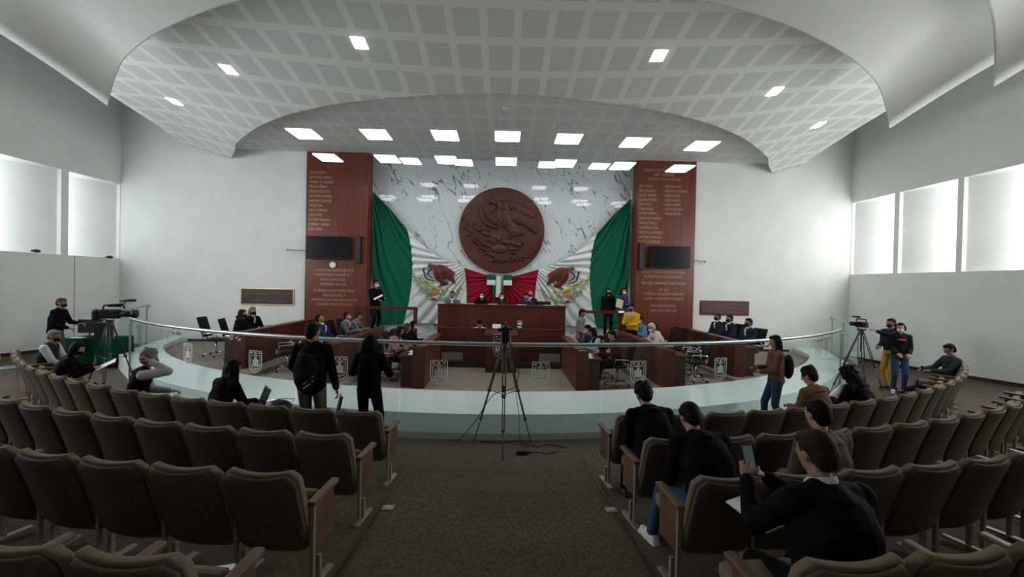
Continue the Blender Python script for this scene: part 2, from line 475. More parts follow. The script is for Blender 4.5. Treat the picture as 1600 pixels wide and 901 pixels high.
# ceiling: overlapping suspended sheets, each cut to a wide arc in plan and drooping towards its lip
TB = [(0, 0), (2, .25), (4.3, 1.0), (6.2, 2.2), (8.1, 4.1), (8.6, 4.9), (9.2, 5.7), (10, 6.9), (11, 8.6), (12, 10.5)]
TA = [(0, 0), (2, .25), (4, .85), (5.7, 1.7), (7, 2.6), (8.25, 3.65), (9.0, 4.4), (9.6, 5.1), (11, 7)]
def interp(T, x):
    x = abs(x)
    for i in range(len(T) - 1):
        (x0, y0), (x1, y1) = T[i], T[i + 1]
        if x <= x1 or i == len(T) - 2:
            m0 = 0 if i == 0 else (T[i + 1][1] - T[i - 1][1]) / (T[i + 1][0] - T[i - 1][0])
            m1 = (T[i + 2][1] - T[i][1]) / (T[i + 2][0] - T[i][0]) if i + 2 < len(T) else (y1 - y0) / (x1 - x0)
            h = x1 - x0; t = (x - x0) / h
            if t > 1: return y1 + (x - x1) * m1
            return (2 * t ** 3 - 3 * t * t + 1) * y0 + (t ** 3 - 2 * t * t + t) * h * m0 + (-2 * t ** 3 + 3 * t * t) * y1 + (t ** 3 - t * t) * h * m1
APB, APA, AP0 = 9.62, 5.85, 3.8
def eB(x): return APB + interp(TB, x - (.1 if x > 0 else 0) * 0)
def eA(x): return APA + interp(TA, x)
def e0(x): return AP0 + interp(TA, x)
def droop(s): return 4.07 + .62 * math.tanh(.36 * max(0, s))
def sdr(x, W, a, w_=1.35): return a * max(0, (abs(x) - W + w_) / w_) ** 2
def sheet_z(e, x, y): return CAM.z + droop(e(x) - y)
def ceil_sheet(name, e, WL, WR, smax, m, ymax=YF, k=96, n=26, side=0.0):
    mb = MB(); mb.uv = []
    for j in range(n + 1):
        s = smax * (j / n) ** 1.6
        for i in range(k + 1):
            u = i / k * 2 - 1; y = 8
            for _ in range(25):
                x = u * (WL(y) if u < 0 else WR(y)); y = min(ymax, e(x) - s)
            pass; z = CAM.z + droop(e(x) - y) - (sdr(x, 8.3, side) if side else 0)
            mb.v.append((x, y, z)); mb.uv.append((x, y))
    for j in range(n):
        for i in range(k):
            a = j * (k + 1) + i; mb.f.append((a, a + 1, a + k + 2, a + k + 1)); mb.m.append(0)
    o = struct(mb.build(name, m, smooth=True))
    so = o.modifiers.new('thick', 'SOLIDIFY'); so.thickness = .035; so.offset = 1
    return o
ceil_sheet('ceiling_vault_tiled', eB, lambda y: 10.1 + .19 * max(-2, y - 11.5), lambda y: 9.75 + .17 * max(-2, y - 11.5), 6.0, M_tileB)
ceil_sheet('ceiling_vault_plain', eA, lambda y: 8.3, lambda y: 8.3, 4.6, M_shell, side=.52)
ceil_sheet('ceiling_vault_rear', e0, lambda y: 8.3, lambda y: 8.3, 9.0, M_shell, side=.52)
mb = MB(); mb.uv = []
kk = 60
for i in range(kk + 1):
    x = -9.5 + 18.8 * i / kk; y0 = min(YF, eB(x) - .55)
    for j in range(5): y = y0 + (YM + .3 - y0) * j / 4; mb.v.append((x, y, 6.79)); mb.uv.append((x, y))
for i in range(kk):
    for j in range(4):
        a = i * 5 + j; mb.f.append((a, a + 1, a + 6, a + 5)); mb.m.append(0)
o = struct(mb.build('ceiling_tiled', M_tileC)); so = o.modifiers.new('thick', 'SOLIDIFY'); so.thickness = .05; so.offset = -1

# ------------------------------------------------------------------ glass railing of the audience floor
def rail_hit(px):
    d = ray(px, 530); dx, dy = d.x, d.y
    # solve |t(dx,dy)-(RCX,RCY)| = RR
    a = dx * dx + dy * dy; b = -2 * (dx * RCX + dy * RCY); c = RCX ** 2 + RCY ** 2 - RR ** 2
    t = (-b - math.sqrt(max(0, b * b - 4 * a * c))) / (2 * a)
    return math.atan2(t * dx - RCX, RCY - t * dy)         # arc angle
def apt(phi, r=RR, z=0): return (RCX + r * math.sin(phi), RCY - r * math.cos(phi), z)
aL = math.atan2(LEFT_END[0] - RCX, RCY - LEFT_END[1]); aR = math.atan2(RIGHT_END[0] - RCX, RCY - RIGHT_END[1])
rail = thing('glass_railing', 'long curved glass railing with steel handrail between the audience and the chamber', 'railing', (0, RCY - RR - .05, 0))
RO = V(rail.location)
def rb(mbo, name, m, parent=rail, **k):
    mbo.v = [tuple(V(p) - RO) for p in mbo.v]; return mbo.build(name, m, parent, **k)
RB = RR + .06                              # glass stands just outside the ledge, on the hall floor
k = 90
rb(MB().tube([apt(aL + (aR - aL) * i / k, RB, 1.48) for i in range(k + 1)], .03, 10), 'handrail', M_steel, smooth=True)
mb = MB()
for i in range(k):
    p, q = aL + (aR - aL) * i / k, aL + (aR - aL) * (i + 1) / k
    vs = [apt(p, RB - .03, 0), apt(p, RB + .03, 0), apt(p, RB + .03, .1), apt(p, RB - .03, .1), apt(q, RB - .03, 0), apt(q, RB + .03, 0), apt(q, RB + .03, .1), apt(q, RB - .03, .1)]
    mb.add(vs, [(0, 1, 2, 3), (7, 6, 5, 4), (0, 4, 5, 1), (1, 5, 6, 2), (2, 6, 7, 3), (3, 7, 4, 0)])
rb(mb, 'base_channel', mat('pale_steel', (.5, .53, .52), .35, .4))
joints = [aL] + [rail_hit(x) for x in (282, 372, 468, 628, 785, 940, 1080, 1188, 1275)] + [aR]
for p, q in zip(joints, joints[1:]):
    g = .012 / RR; a, b = p + g, q - g; mb = MB(); kk = 8
    for i in range(kk):
        u, v = a + (b - a) * i / kk, a + (b - a) * (i + 1) / kk
        vs = [apt(u, RB - .006, .09), apt(u, RB + .006, .09), apt(u, RB + .006, 1.41), apt(u, RB - .006, 1.41), apt(v, RB - .006, .09), apt(v, RB + .006, .09), apt(v, RB + .006, 1.41), apt(v, RB - .006, 1.41)]
        fs = [(0, 4, 5, 1), (1, 5, 6, 2), (2, 6, 7, 3), (3, 7, 4, 0)]
        if i == 0: fs.append((0, 1, 2, 3))
        if i == kk - 1: fs.append((7, 6, 5, 4))
        mb.add(vs, fs)
    rb(mb, 'glass_panel', M_glass)
for j in joints:
    for s in (-.09, .09):
        if (j == aL and s < 0) or (j == aR and s > 0): continue
        ph = j + s / RR
        mb = MB(); p = V(apt(ph, RB, 1.37)); mb.cone(V(apt(ph, RB - .03, 1.37)), V(apt(ph, RB + .03, 1.37)), .022, .022, 10)
        mb.tube([V(apt(ph, RB + .03, 1.37)), V(apt(ph, RB + .05, 1.40)), V(apt(ph, RB, 1.455))], .008, 6)
        rb(mb, 'rail_bracket', M_steel, smooth=True)
for j in (aL, aR):
    p = V(apt(j, RB, 0)); rb(MB().cone(p + V((0, 0, 0)), p + V((0, 0, 1.47)), .02, .02, 10), 'end_post', M_steel)

def crest(mb, y0=0.0, s=1.0, t=.004):
    """coat of arms: scalloped shield, crown band and a three-towered castle; drawn in xz about its centre"""
    def P(pts): return [V((x * s, y0, z * s)) for x, z in pts]
    sh = [(-.13, .13), (-.135, .17), (-.11, .185), (-.07, .165), (-.035, .185), (0, .165), (.035, .185), (.07, .165), (.11, .185), (.135, .17), (.13, .13),
          (.135, .02), (.13, -.08), (.105, -.14), (.05, -.165), (0, -.19), (-.05, -.165), (-.105, -.14), (-.13, -.08), (-.135, .02)]
    mb.tube(P(sh), .0055 * s + t * .3, 5, True)
    ins = [(-.095, .10), (0, .115), (.095, .10), (.1, 0), (.092, -.08), (.055, -.115), (0, -.125), (-.055, -.115), (-.092, -.08), (-.1, 0)]
    mb.tube(P(ins), .005 * s, 5, True)
    for x in (-.085, 0, .085):                       # crowns / letters in the top band
        mb.plate([(( x - .018) * s, .132 * s), ((x + .018) * s, .132 * s), ((x + .024) * s, .155 * s), (x * s, .147 * s), ((x - .024) * s, .155 * s)][::-1], y0 - t, y0 + t)
    for x, wd, h in ((-.045, .026, .02), (0, .034, .055), (.045, .026, .02)):
        mb.plate([((x - wd / 2) * s, -.06 * s), ((x + wd / 2) * s, -.06 * s), ((x + wd / 2) * s, h * s), ((x - wd / 2) * s, h * s)][::-1], y0 - t, y0 + t)
        mb.plate([((x - wd * .65) * s, h * s), ((x + wd * .65) * s, h * s), ((x + wd * .65) * s, (h + .016) * s), ((x - wd * .65) * s, (h + .016) * s)][::-1], y0 - t, y0 + t)
    mb.plate([(-.07 * s, -.075 * s), (.07 * s, -.075 * s), (.07 * s, -.055 * s), (-.07 * s, -.055 * s)][::-1], y0 - t, y0 + t)
    mb.tube(P([(-.035, .085), (-.02, .098), (0, .09), (.02, .098), (.035, .085)]), .006 * s, 5)
    for x in (-.07, 0, .07):
        mb.plate([((x - .014) * s, -.145 * s - abs(x) * -.3 * s), ((x + .014) * s, -.145 * s - abs(x) * -.3 * s), (x * s, -.115 * s)][::-1], y0 - t, y0 + t)
    return mb
for px in (300, 405, 535, 688, 845, 995, 1122):
    ph = rail_hit(px); mb = crest(MB(), 0, 1.0)
    M = Matrix.Rotation(ph, 3, 'Z'); o = V(apt(ph, RB + .009, 1.03))
    mb.v = [tuple(M @ V(p) + o) for p in mb.v]
    c = rb(mb, 'etched_crest', M_frost); c['label'] = 'frosted coat of arms etched on the glass'

# short railings where the ledge meets the front wall
for (a, b, lab) in (((-10.2, 12.0), (-11.35, 14.6), 'short glass railing with steel handrail beside the green cloth table'),
                    ((9.72, 12.0), (11.3, 15.1), 'short glass railing with steel handrail behind the camcorder on the right')):
    t = thing('glass_railing', lab, 'railing', (a[0], a[1], 0)); d = V((b[0] - a[0], b[1] - a[1], 0)); L = d.length; e = d.normalized()
    MB().cone((0, 0, 1.48), d + V((0, 0, 1.48)), .028, .028, 10).ell(d + V((0, 0, 1.48)), .06).build('handrail', M_steel, t, True)
    for f in (.02, .5):
        M = Matrix.Rotation(math.atan2(d.y, d.x), 3, 'Z'); c = e * (L * (f + .235))
        MB().box((c.x, c.y, .75), (L * .46, .012, 1.32), rot=M).build('glass_panel', M_glass, t)
    for f in (0.0, .5, .97):
        p = e * (L * f); MB().cone(p, p + V((0, 0, 1.46)), .018, .018, 8).build('post', M_steel, t)

# ------------------------------------------------------------------ hall details on the walls
def relief_disc():
    c = at(784, 360, YM - .1); t = thing('wall_medallion', 'huge round carved wooden medallion with eagle relief on the marble wall', 'medallion', (c.x, YM - .1, c.z))
    MB().cone((0, .099, 0), (0, -.02, 0), 1.52, 1.52, 96).cone((0, -.0, 0), (0, -.03, 0), 1.50, 1.47, 96).build('disc', M_med, t, bevel=.012)
    return t, 1.52
M_med = noisy('carved_wood', (.066, .021, .016), (.088, .029, .021), (2, 2, 2), .42, .03, 5)

def emblem(parts_y, S, mirror=False, fat=.02, detail=True):
    """eagle devouring a snake on a prickly pear, seen from the front, in xz; returns builders keyed by part"""
    m = -1 if mirror else 1
    E = {k: MB() for k in ('eagle', 'feather', 'head', 'snake', 'cactus', 'fruit', 'stone', 'water', 'wreath', 'ribbon')}
    def c(p): return ((p[0] - 430) / 380 * S * m, (440 - p[1]) / 380 * S)
    def lf(k, a, b, w_, h=1.0, dy=0): E[k].leaf(c(a), c(b), w_ / 380 * S, fat * h, parts_y - dy)
    def tb(k, pts, r): E[k].tube([V((c(p)[0], parts_y - fat * .6, c(p)[1])) for p in pts], [r / 380 * S * (1 - .5 * i / len(pts)) for i in range(len(pts))], 6)
    lf('eagle', (425, 190), (520, 430), 130, 1.6); lf('eagle', (470, 330), (600, 470), 110, 1.2)
    lf('eagle', (400, 150), (500, 260), 90, 1.8)
    lf('eagle', (440, 170), (640, 210), 90, 1.5); lf('eagle', (520, 190), (760, 300), 95, 1.3); lf('eagle', (440, 230), (650, 320), 75, 1.5)
    for i in range(9):                                    # long wing feathers
        x = 590 + i * 21; lf('feather', (x - 50, 225 + i * 8), (x + 8, 330 + i * 15 + 20), 26, 1.4, fat * .2)
    for i in range(5): lf('feather', (520 + i * 22, 250), (560 + i * 26, 370 + i * 6), 24, 1.2, fat * .4)
    for i in range(6): lf('feather', (500 + i * 8, 380 + i * 4), (560 + i * 22, 500 - i * 6), 26, 1.3)
    for i in range(4): lf('feather', (430 + i * 20, 230 + i * 20), (450 + i * 26, 380 + i * 14), 22, 2.0)
    lf('head', (320, 130), (375, 180), 60, 1.9); lf('head', (350, 165), (430, 175), 60, 1.6); lf('head', (310, 150), (330, 195), 18, 1.9)
    tb('snake', [(225, 215), (245, 225), (240, 260), (262, 300), (265, 350), (300, 385), (350, 400), (420, 415)], 17)
    tb('snake', [(380, 215), (335, 240), (308, 280), (318, 325), (360, 350), (400, 385)], 15)
    for (a, b, w_) in (((180, 385), (250, 450), 50), ((250, 440), (330, 495), 52), ((340, 480), (440, 530), 58), ((430, 530), (530, 560), 50), ((530, 545), (640, 580), 48), ((330, 520), (400, 560), 40)):
        lf('cactus', a, b, w_, 1.5)
    for p in ((180, 378), (310, 446), (520, 500), (640, 552), (270, 430)): lf('fruit', (p[0] - 14, p[1] - 4), (p[0] + 16, p[1] + 6), 26, 1.9)
    lf('stone', (350, 612), (500, 612), 90, 1.5)
    for a, b in (((215, 530), (330, 580)), ((250, 560), (350, 600)), ((500, 620), (620, 610)), ((520, 650), (600, 640)), ((290, 520), (330, 545))): lf('water', a, b, 22, 1.2)
    left = [(80, 330), (110, 400), (150, 470), (200, 540), (255, 600), (320, 650)]
    rightw = [(860, 520), (810, 580), (760, 630), (690, 670), (610, 700), (530, 715)]
    for arr, up_ in ((left, 1), (rightw, -1)):
        for i, (x, y) in enumerate(arr):
            nx_, ny_ = (arr[i + 1] if i + 1 < len(arr) else (arr[i][0] + (arr[i][0] - arr[i - 1][0]), arr[i][1] + (arr[i][1] - arr[i - 1][1])))
            lf('wreath', (x, y), (nx_, ny_), 14, 1.0)
            lf('wreath', (x, y), (x - 36 * up_, y + 22), 22, 1.1); lf('wreath', (x, y), (x + 30 * up_, y + 36), 22, 1.1)
            lf('wreath', (x, y), (x + 8 * up_, y - 44), 20, 1.1)
    lf('ribbon', (340, 735), (440, 700), 18, 1.2); lf('ribbon', (380, 700), (470, 750), 18, 1.2); lf('ribbon', (400, 690), (390, 765), 14, 1.2); lf('ribbon', (430, 690), (455, 760), 14, 1.2)
    return E
medal, MR = relief_disc()
E = emblem(-.045, 1.42, False, .05)
for k in E: E[k].v = [(x * 1.0 - .05, y, z * .98 - .02) for x, y, z in E[k].v]
def merge(*bs):
    o = MB()
    for b in bs: o.add(b.v, b.f)
    return o
for nm, ks in (('eagle_relief', ('eagle', 'feather', 'head')), ('snake_relief', ('snake',)), ('cactus_relief', ('cactus', 'fruit', 'stone', 'water')), ('wreath_relief', ('wreath', 'ribbon'))):
    b = merge(*[E[k] for k in ks])
    b.v = [p if math.hypot(p[0], p[2]) < 1.44 else (p[0] * 1.44 / math.hypot(p[0], p[2]), p[1], p[2] * 1.44 / math.hypot(p[0], p[2])) for p in b.v]
    b.build(nm, M_med, medal, True)

# draped flags
FY = YM - .17
Tt = [(583, 300), (611, 328), (636, 358), (660, 383), (683, 400), (705, 411), (725, 418), (755, 428), (781, 433)]
Tm = [(583, 400), (614, 415), (644, 428), (665, 437), (690, 447), (709, 452), (729, 455), (756, 458), (779, 460)]
Tb = [(584, 507), (606, 507), (630, 506), (656, 505), (685, 505), (706, 504), (727, 500), (755, 500), (781, 500)]
def flag(label, mirror):
    cx = at(784, 400, FY).x
    sgn = -1 if mirror else 1
    def W(p):
        q = at(p[0], p[1], FY); return V((cx + sgn * (q.x - cx), q.z))
    T3 = [[W(p) for p in r] for r in (Tt, Tm, Tb)]
    base = W((690, 505))
    o = thing('draped_flag', label, 'flag', (base.x, FY, .72), 0, None)
    knot, pg, pw = W((781, 434)), W((583, 300)), W((735, 405))
    def lerp(row, u):
        u = u * 8; i = min(7, int(u)); f = u - i; return row[i] * (1 - f) + row[i + 1] * f
    def panel(name, u0, u1, m, pivot, freq, amp):
        nu, nv = int(130 * (u1 - u0) / .3) + 20, 90
        mb = MB()
        for j in range(nv + 1):
            v = j / nv
            for i in range(nu + 1):
                u = u0 + (u1 - u0) * i / nu
                a, b, c = lerp(T3[0], u), lerp(T3[1], u), lerp(T3[2], u)
                p = a * (2 * (v - .5) * (v - 1)) + b * (-4 * v * (v - 1)) + c * (2 * v * (v - .5))
                d = p - pivot; th = math.atan2(d.y, d.x * sgn); r = d.length
                ph = th * freq + .8 * math.sin(r * 1.9 + th * 3)
                y = -amp * min(1, r / .5) * (abs(math.sin(ph)) ** .8 + .35 * math.sin(ph * 2.3 + 1.3)) - .02
                mb.v.append((p.x - base.x, y + .09, p.y - .72))
        for j in range(nv):
            for i in range(nu):
                q = j * (nu + 1) + i
                mb.f.append((q, q + 1, q + nu + 2, q + nu + 1) if not mirror else (q, q + nu + 1, q + nu + 2, q + 1)); mb.m.append(0)
        x = mb.build(name, m, o, True); s = x.modifiers.new('thick', 'SOLIDIFY'); s.thickness = .006
    panel('green_band', 0, .25, M_green, pg + V((-.3 * sgn, .6)), 34, .07)
    panel('white_band', .25, .75, M_flagwhite, pw + V((0.25 * sgn, .0)), 23, .085)
    panel('red_band', .75, 1.0, M_red, knot + V((.02 * sgn, 0)), 15, .05)
    ec = W((680, 441)) - V((base.x, .72))
    EE = emblem(0, .80, mirror, .018)
    cols = {'eagle': cloth(sat(112, 66, 58)), 'feather': cloth(sat(92, 52, 46)), 'head': cloth(sat(120, 82, 70)), 'snake': cloth(sat(50, 60, 66)), 'cactus': cloth(sat(160, 175, 90)),
            'fruit': cloth(sat(150, 40, 45)), 'stone': cloth(sat(178, 128, 72)), 'water': cloth(sat(130, 145, 165)), 'wreath': cloth(sat(135, 160, 95)), 'ribbon': cloth(sat(120, 50, 55))}
    nm = {'eagle': 'eagle_body', 'feather': 'eagle_feathers', 'head': 'eagle_head', 'snake': 'snake', 'cactus': 'cactus', 'fruit': 'cactus_fruit', 'stone': 'stone', 'water': 'water', 'wreath': 'wreath', 'ribbon': 'ribbon'}
    em = None
    for k in EE:
        e = EE[k].build(nm[k], cols[k], o, True, loc=(ec.x, -.055 - (.012 if k in ('head', 'feather', 'fruit') else 0), ec.y))
        e['label'] = 'printed emblem, ' + nm[k].replace('_', ' ')
flag('large green, white and red flag draped on the left side of the marble wall', False)
flag('large green, white and red flag draped on the right side of the marble wall', True)
kn = at(780, 434, FY); bow = thing('flag_bow', 'small green and white fabric bow with hanging tail under the medallion', 'fabric bow', (kn.x, FY - .09, kn.z))
MB().box((-.02, 0, -.32), (.17, .02, .72), taper=.9).build('white_tail', M_flagwhite, bow, bevel=.006)
MB().box((-.16, .0, -.33), (.11, .02, .70)).build('green_tail', M_green, bow, bevel=.006)
for s in (-1, 1):
    x = s * .29 + .01
    MB().box((x, -.005, .02), (.30, .03, .19)).build('bow_green', M_green, bow, bevel=.012)
    MB().box((x, -.005, -.17), (.30, .03, .18)).build('bow_white', M_flagwhite, bow, bevel=.012)
for s, px in ((-1, 581), (1, 985)):
    p = at(px, 400, YM - .12)
    t = thing('curtain_pole', 'thin vertical steel pole at the %s edge of the marble wall' % ('left' if s < 0 else 'right'), 'pole', (p.x, YM - .1, .72))
    MB().cone((0, 0, 0), (0, 0, 5.2), .018, .018, 10).build('pole', M_steel, t)
    MB().cone((.0, 0, 5.2), (0, .09, 5.2), .02, .02, 8).build('bracket', M_steel, t)

# lettering on the wooden wall panels
def letter_block(name, label, lines, side):
    p0 = at(lines[0][1], lines[0][2], YF - .075)
    t = thing(name, label, 'lettering', (p0.x, YF - .0605, p0.z))
    for (s, px, py, sz, al) in lines:
        p = at(px, py, YF - .07)
        text_mesh('letter_row', s, sz, M_gold, (p.x - p0.x, -.004, p.z - p0.z), parent=t, align=al, depth=.003, sx=.60)
SZ = .135
Lnames = ["DIEGO MUÑOZ", "JULIA MALDONADO", "MANUEL M. SALDAÑA", "MANUEL SERNA", "FELIPE MONTALVO", "ANTONIO CARVAJAL", "MARIANO SANCHEZ", "MIGUEL LIRA", "LINO CARMONA", "SALAS PEREZ", "OCTAVIO HIDALGO", "DOMINGO ARENAS", "JOSE CONDE"]
letter_block('wall_lettering', 'column of brass names above the left television on the wooden panel', [(s, 484 - i * .18, 271 + i * 7.35, SZ, 'LEFT') for i, s in enumerate(Lnames)], 0)
Ll = ["LA NACION RINDE HOMENAJE A LOS", "CONSTITUYENTES POR AMPLIO Y", "HEROICO APEGO EN EL", "CENTENARIO 2010 CON"]
Ll2 = ["AL HEROICO CONSTITUYENTE DE LA", "REVOLUCION DEL 17", "CENTENARIO DE LA PROCLAMACION DEL", "CONGRESO ARMADO MEXICANO"]
letter_block('wall_lettering', 'centred rows of brass lettering below the left television', [(s, 521 - i * .3, 424 + i * 7.3, SZ, 'CENTER') for i, s in enumerate(Ll)] + [(s, 522 - i * .2, 456 + i * 7.1, SZ, 'CENTER') for i, s in enumerate(Ll2)], 0)
R1 = ["JESUS GARCIA", "JOEL A. ROSALES", "LUCIA F. DUARTE", "LAZARO MORENO", "JUAN CRUZ", "ROSA ARENAS", "DONATO JIMENEZ"]
R2 = ["GREGORIO LIRA", "FRANCISCO H. MUÑOZ", "ISIDRO CORTES", "JUAN CUELLAR", "SIMON A. BERRA", "CRUZ MONTALVO", "MIGUEL BUSTOS"]
R3 = ["ANASTASIO MENESES", "NATALIA TENIZA", "ASCENSION TEPAL", "MODESTO GONZALEZ", "ANTONIO HIDALGO", "JOSE M. DE HERRERA"]
rows = [(s, 999, 292 + i * 7.1, SZ * .92, 'LEFT') for i, s in enumerate(R1)] + [(s, 1039, 293 + i * 7.1, SZ * .92, 'LEFT') for i, s in enumerate(R2)] + [(s, 998.5, 342.5 + i * 7.35, SZ, 'LEFT') for i, s in enumerate(R3)]
rows = [("CONGRESO DEL ESTADO DE TLAXCALA", 1038, 268, SZ, 'CENTER'), ("LIBRE Y SOBERANO", 1038, 275, SZ, 'CENTER'), ("DIPUTADOS CONSTITUYENTES", 1038, 282, SZ, 'CENTER')] + rows
letter_block('wall_lettering', 'two columns of brass names above the right television on the wooden panel', rows, 1)
Rl = [("CIUDAD Y CUNA DE LA NACION Y PUEBLO", 427), ("DE XICOHTENCATL EL TLAXCALTECA", 434), ("MEXICANOS HERNANDEZ CONSTITUCION", 444.5), ("1913  2013", 454.5), ("CENTENARIO DEL EJERCITO MEXICANO", 461), ("LEALTAD Y PATRIOTISMO POR MEXICO", 468.5), ("XVIII CENTENARIO DE LA", 479.5), ("FUERZA AEREA MEXICANA", 487)]
letter_block('wall_lettering', 'centred rows of brass lettering below the right television', [(s, 1037 - i * .1, y, SZ * .95, 'CENTER') for i, (s, y) in enumerate(Rl)], 1)

def tv(label, x0, y0, x1, y1):
    a, b = at(x0, y0, YF - .2), at(x1, y1, YF - .2); c = (a + b) / 2; W_, H_ = abs(b.x - a.x), abs(b.z - a.z)
    t = thing('television', label, 'television', (c.x, YF - .2, c.z))
    MB().box((0, 0, 0), (W_, .05, H_)).build('bezel', M_black, t, bevel=.008)
    MB().box((0, -.027, .01), (W_ - .05, .006, H_ - .07)).build('screen', M_blackgloss, t)
    MB().box((0, .06, 0), (.35, .08, .3)).build('wall_mount', M_black, t)
tv('black flat television on the left wooden wall panel', 479, 368, 546, 405)
tv('black flat television on the right wooden wall panel', 1015, 383.5, 1078, 419)
for lab, px, y0, y1 in (('slim black column speaker right of the left television', 561, 369, 411), ('slim black column speaker left of the right television', 1002, 379, 421)):
    a, b = at(px, y0, YF - .15), at(px, y1, YF - .15)
    t = thing('column_speaker', lab, 'speaker', (a.x, YF - .15, (a.z + b.z) / 2)); h = a.z - b.z
    MB().box((0, 0, 0), (.17, .13, h)).build('cabinet', M_black, t, bevel=.01)
    MB().box((0, -.068, 0), (.14, .008, h - .06)).build('grille', mat('speaker_grille', (.03, .028, .028), .7), t)
    MB().box((0, .075, 0), (.06, .03, .2)).build('bracket', M_black, t)
p = at(520, 413.5, YF - .09); t = thing('wall_clock', 'small round white clock under the left television', 'clock', (p.x, YF - .0605, p.z))
MB().cone((0, 0, 0), (0, -.04, 0), .12, .12, 32).build('case', mat('dark_grey', (.05, .05, .05)), t, bevel=.004)
MB().cone((0, -.04, 0), (0, -.045, 0), .105, .105, 32).build('clock_face', M_paper, t)
def plaque(label, x0, y0, x1, y1, frame, face, letter, lines, sz):
    a, b = at(x0, y0, YF - .03), at(x1, y1, YF - .03); c = (a + b) / 2; W_, H_ = abs(b.x - a.x), abs(b.z - a.z)
    t = thing('wall_plaque', label, 'plaque', (c.x, YF - .001, c.z))
    MB().box((0, -.02, 0), (W_, .04, H_)).build('plaque_frame', frame, t, bevel=.006)
    MB().box((0, -.044, 0), (W_ - .07, .012, H_ - .07)).build('plaque_face', face, t)
    for i, s in enumerate(lines):
        text_mesh('letter_row', s, sz, letter, (0, -.052, H_ / 2 - .07 - (H_ - .1) * (i + .85) / len(lines) * .92), parent=t, align='CENTER', depth=.003, sx=.78)
plaque('dark wooden plaque with brass frame on the white wall left of the panelling', 376, 449, 459, 477, M_goldframe, mat('plaque_brown', (.022, .007, .008), .4), mat('dull_letter', (.14, .10, .09), .5), ['SALA CONMEMORATIVA DE LOS', 'ANIVERSARIOS SOBERANOS'], .125)
plaque('dark red plaque with small lettering on the white wall right of the panelling', 1094, 469, 1170, 493, mat('maroon_frame', (.05, .014, .018), .4), mat('maroon', (.085, .022, .03), .4), mat('dull_letter2', (.20, .085, .09), .5), ['EN LAS ELECCIONES DE 1917 POR VOTO', 'EL CONSTITUYENTE DEL ESTADO DE TLAX', 'LIBRE Y SOBERANO DE TLAXCALA'], .105)
for lab, x0, y0, x1, y1 in (('thin white pipe with round camera on the wall left of the left panelling', 476, 391, 449, 390), ('thin white pipe with round camera on the wall right of the right panelling', 1086, 406.5, 1101, 408)):
    a, b = at(x0, y0, YF - .12), at(x1, y1, YF - .12); t = thing('wall_camera', lab, 'camera', (a.x, YF - .02, a.z)); d = V((b.x - a.x, -.1, b.z - a.z))
    MB().tube([(0, 0, 0), (0, -.1, 0), d], .014, 8).build('pipe', mat('grey_pipe', (.35, .35, .35)), t)
    MB().ell(d, .05).cone(d, d + V((0, -.08, 0)), .035, .03).build('camera_body', mat('pale_plastic', (.55, .55, .55)), t, True)
for lab, px, py in (('tiny dome camera on the sill of the left wall window nearest the corner', 190, 399), ('tiny round camera on the sill between the two left wall windows', 85, 389)):
    Yw = 14.9 if px > 100 else 12.6
    p = at(px, py, Yw); t = thing('security_camera', lab, 'camera', (XL + .001, Yw, p.z - .06))
    MB().cone((0, 0, 0), (.16, 0, 0), .02, .02, 8).build('bracket', mat('pale_plastic', (.55, .55, .55)), t)
    MB().ell((.18, 0, 0), (.07, .1, .05)).cone((.18, -.08, 0), (.18, -.12, 0), .03, .035).build('camera_body', mat('dark_grey', (.05, .05, .05)), t, True)

# ------------------------------------------------------------------ lamps
def hang_light(px, py, Y, size=.66, first=[None]):
    p = at(px, py, Y)
    n = 6.79 - p.z
    t = thing('hanging_light_panel', '', 'ceiling light', tuple(p), 0, 'square light panels hanging over the chamber')
    D_ = size * 1.2
    MB().box((0, 0, .02), (size, D_, .03)).build('housing', mat('lamp_housing', (.7, .7, .7)), t, bevel=.01)
    MB().box((0, 0, .0), (size - .04, D_ - .04, .012)).build('diffuser', M_led, t)
    for s in (-1, 1):
        MB().cone((s * size * .42, 0, .035), (s * size * .42, 0, n), .003, .003, 5).build('cable', M_steel, t)
    return t
rowA = [(476, 209.5), (588, 210.5), (696, 212), (793, 213.5), (888, 217.5), (992, 223), (1096, 228.5)]
nm7 = ['leftmost', 'second from left', 'third from left', 'middle', 'third from right', 'second from right', 'rightmost']
for i, (x, y) in enumerate(rowA):
    hang_light(x, y, 11.8, .68)['label'] = 'glowing square light panel, %s of the seven in the front hanging row' % nm7[i]
rowB = [(513, 247), (606, 249), (698, 250.5), (791, 253), (882, 256), (972, 260), (1062, 264)]
for i, (x, y) in enumerate(rowB):
    hang_light(x, y, 12.9, .62)['label'] = 'glowing square light panel, %s of the seven in the middle hanging row' % nm7[i]
rowC = [(642, 252), (724, 254), (856, 257.5), (936, 260)]
for i, (x, y) in enumerate(rowC):
    hang_light(x, y, 14.3, .60)['label'] = 'glowing square light panel, %s of the four in the rear hanging row' % ['leftmost', 'second from left', 'second from right', 'rightmost'][i]
spots = [(562, 64, 'upper left, closest to the middle'), (1029, 84, 'upper right, closest to the middle'), (358, 106, 'middle one of the left three'), (1210, 140, 'middle one of the right three'), (273, 156, 'lowest of the left three'), (1278, 193, 'lowest of the right three')]
SPOTY = (8.2, 8.2, 8.3, 8.3, 8.35, 8.35)
def vault_z(x, Y):
    return sheet_z(eB, x, Y) if Y < eB(x) else None
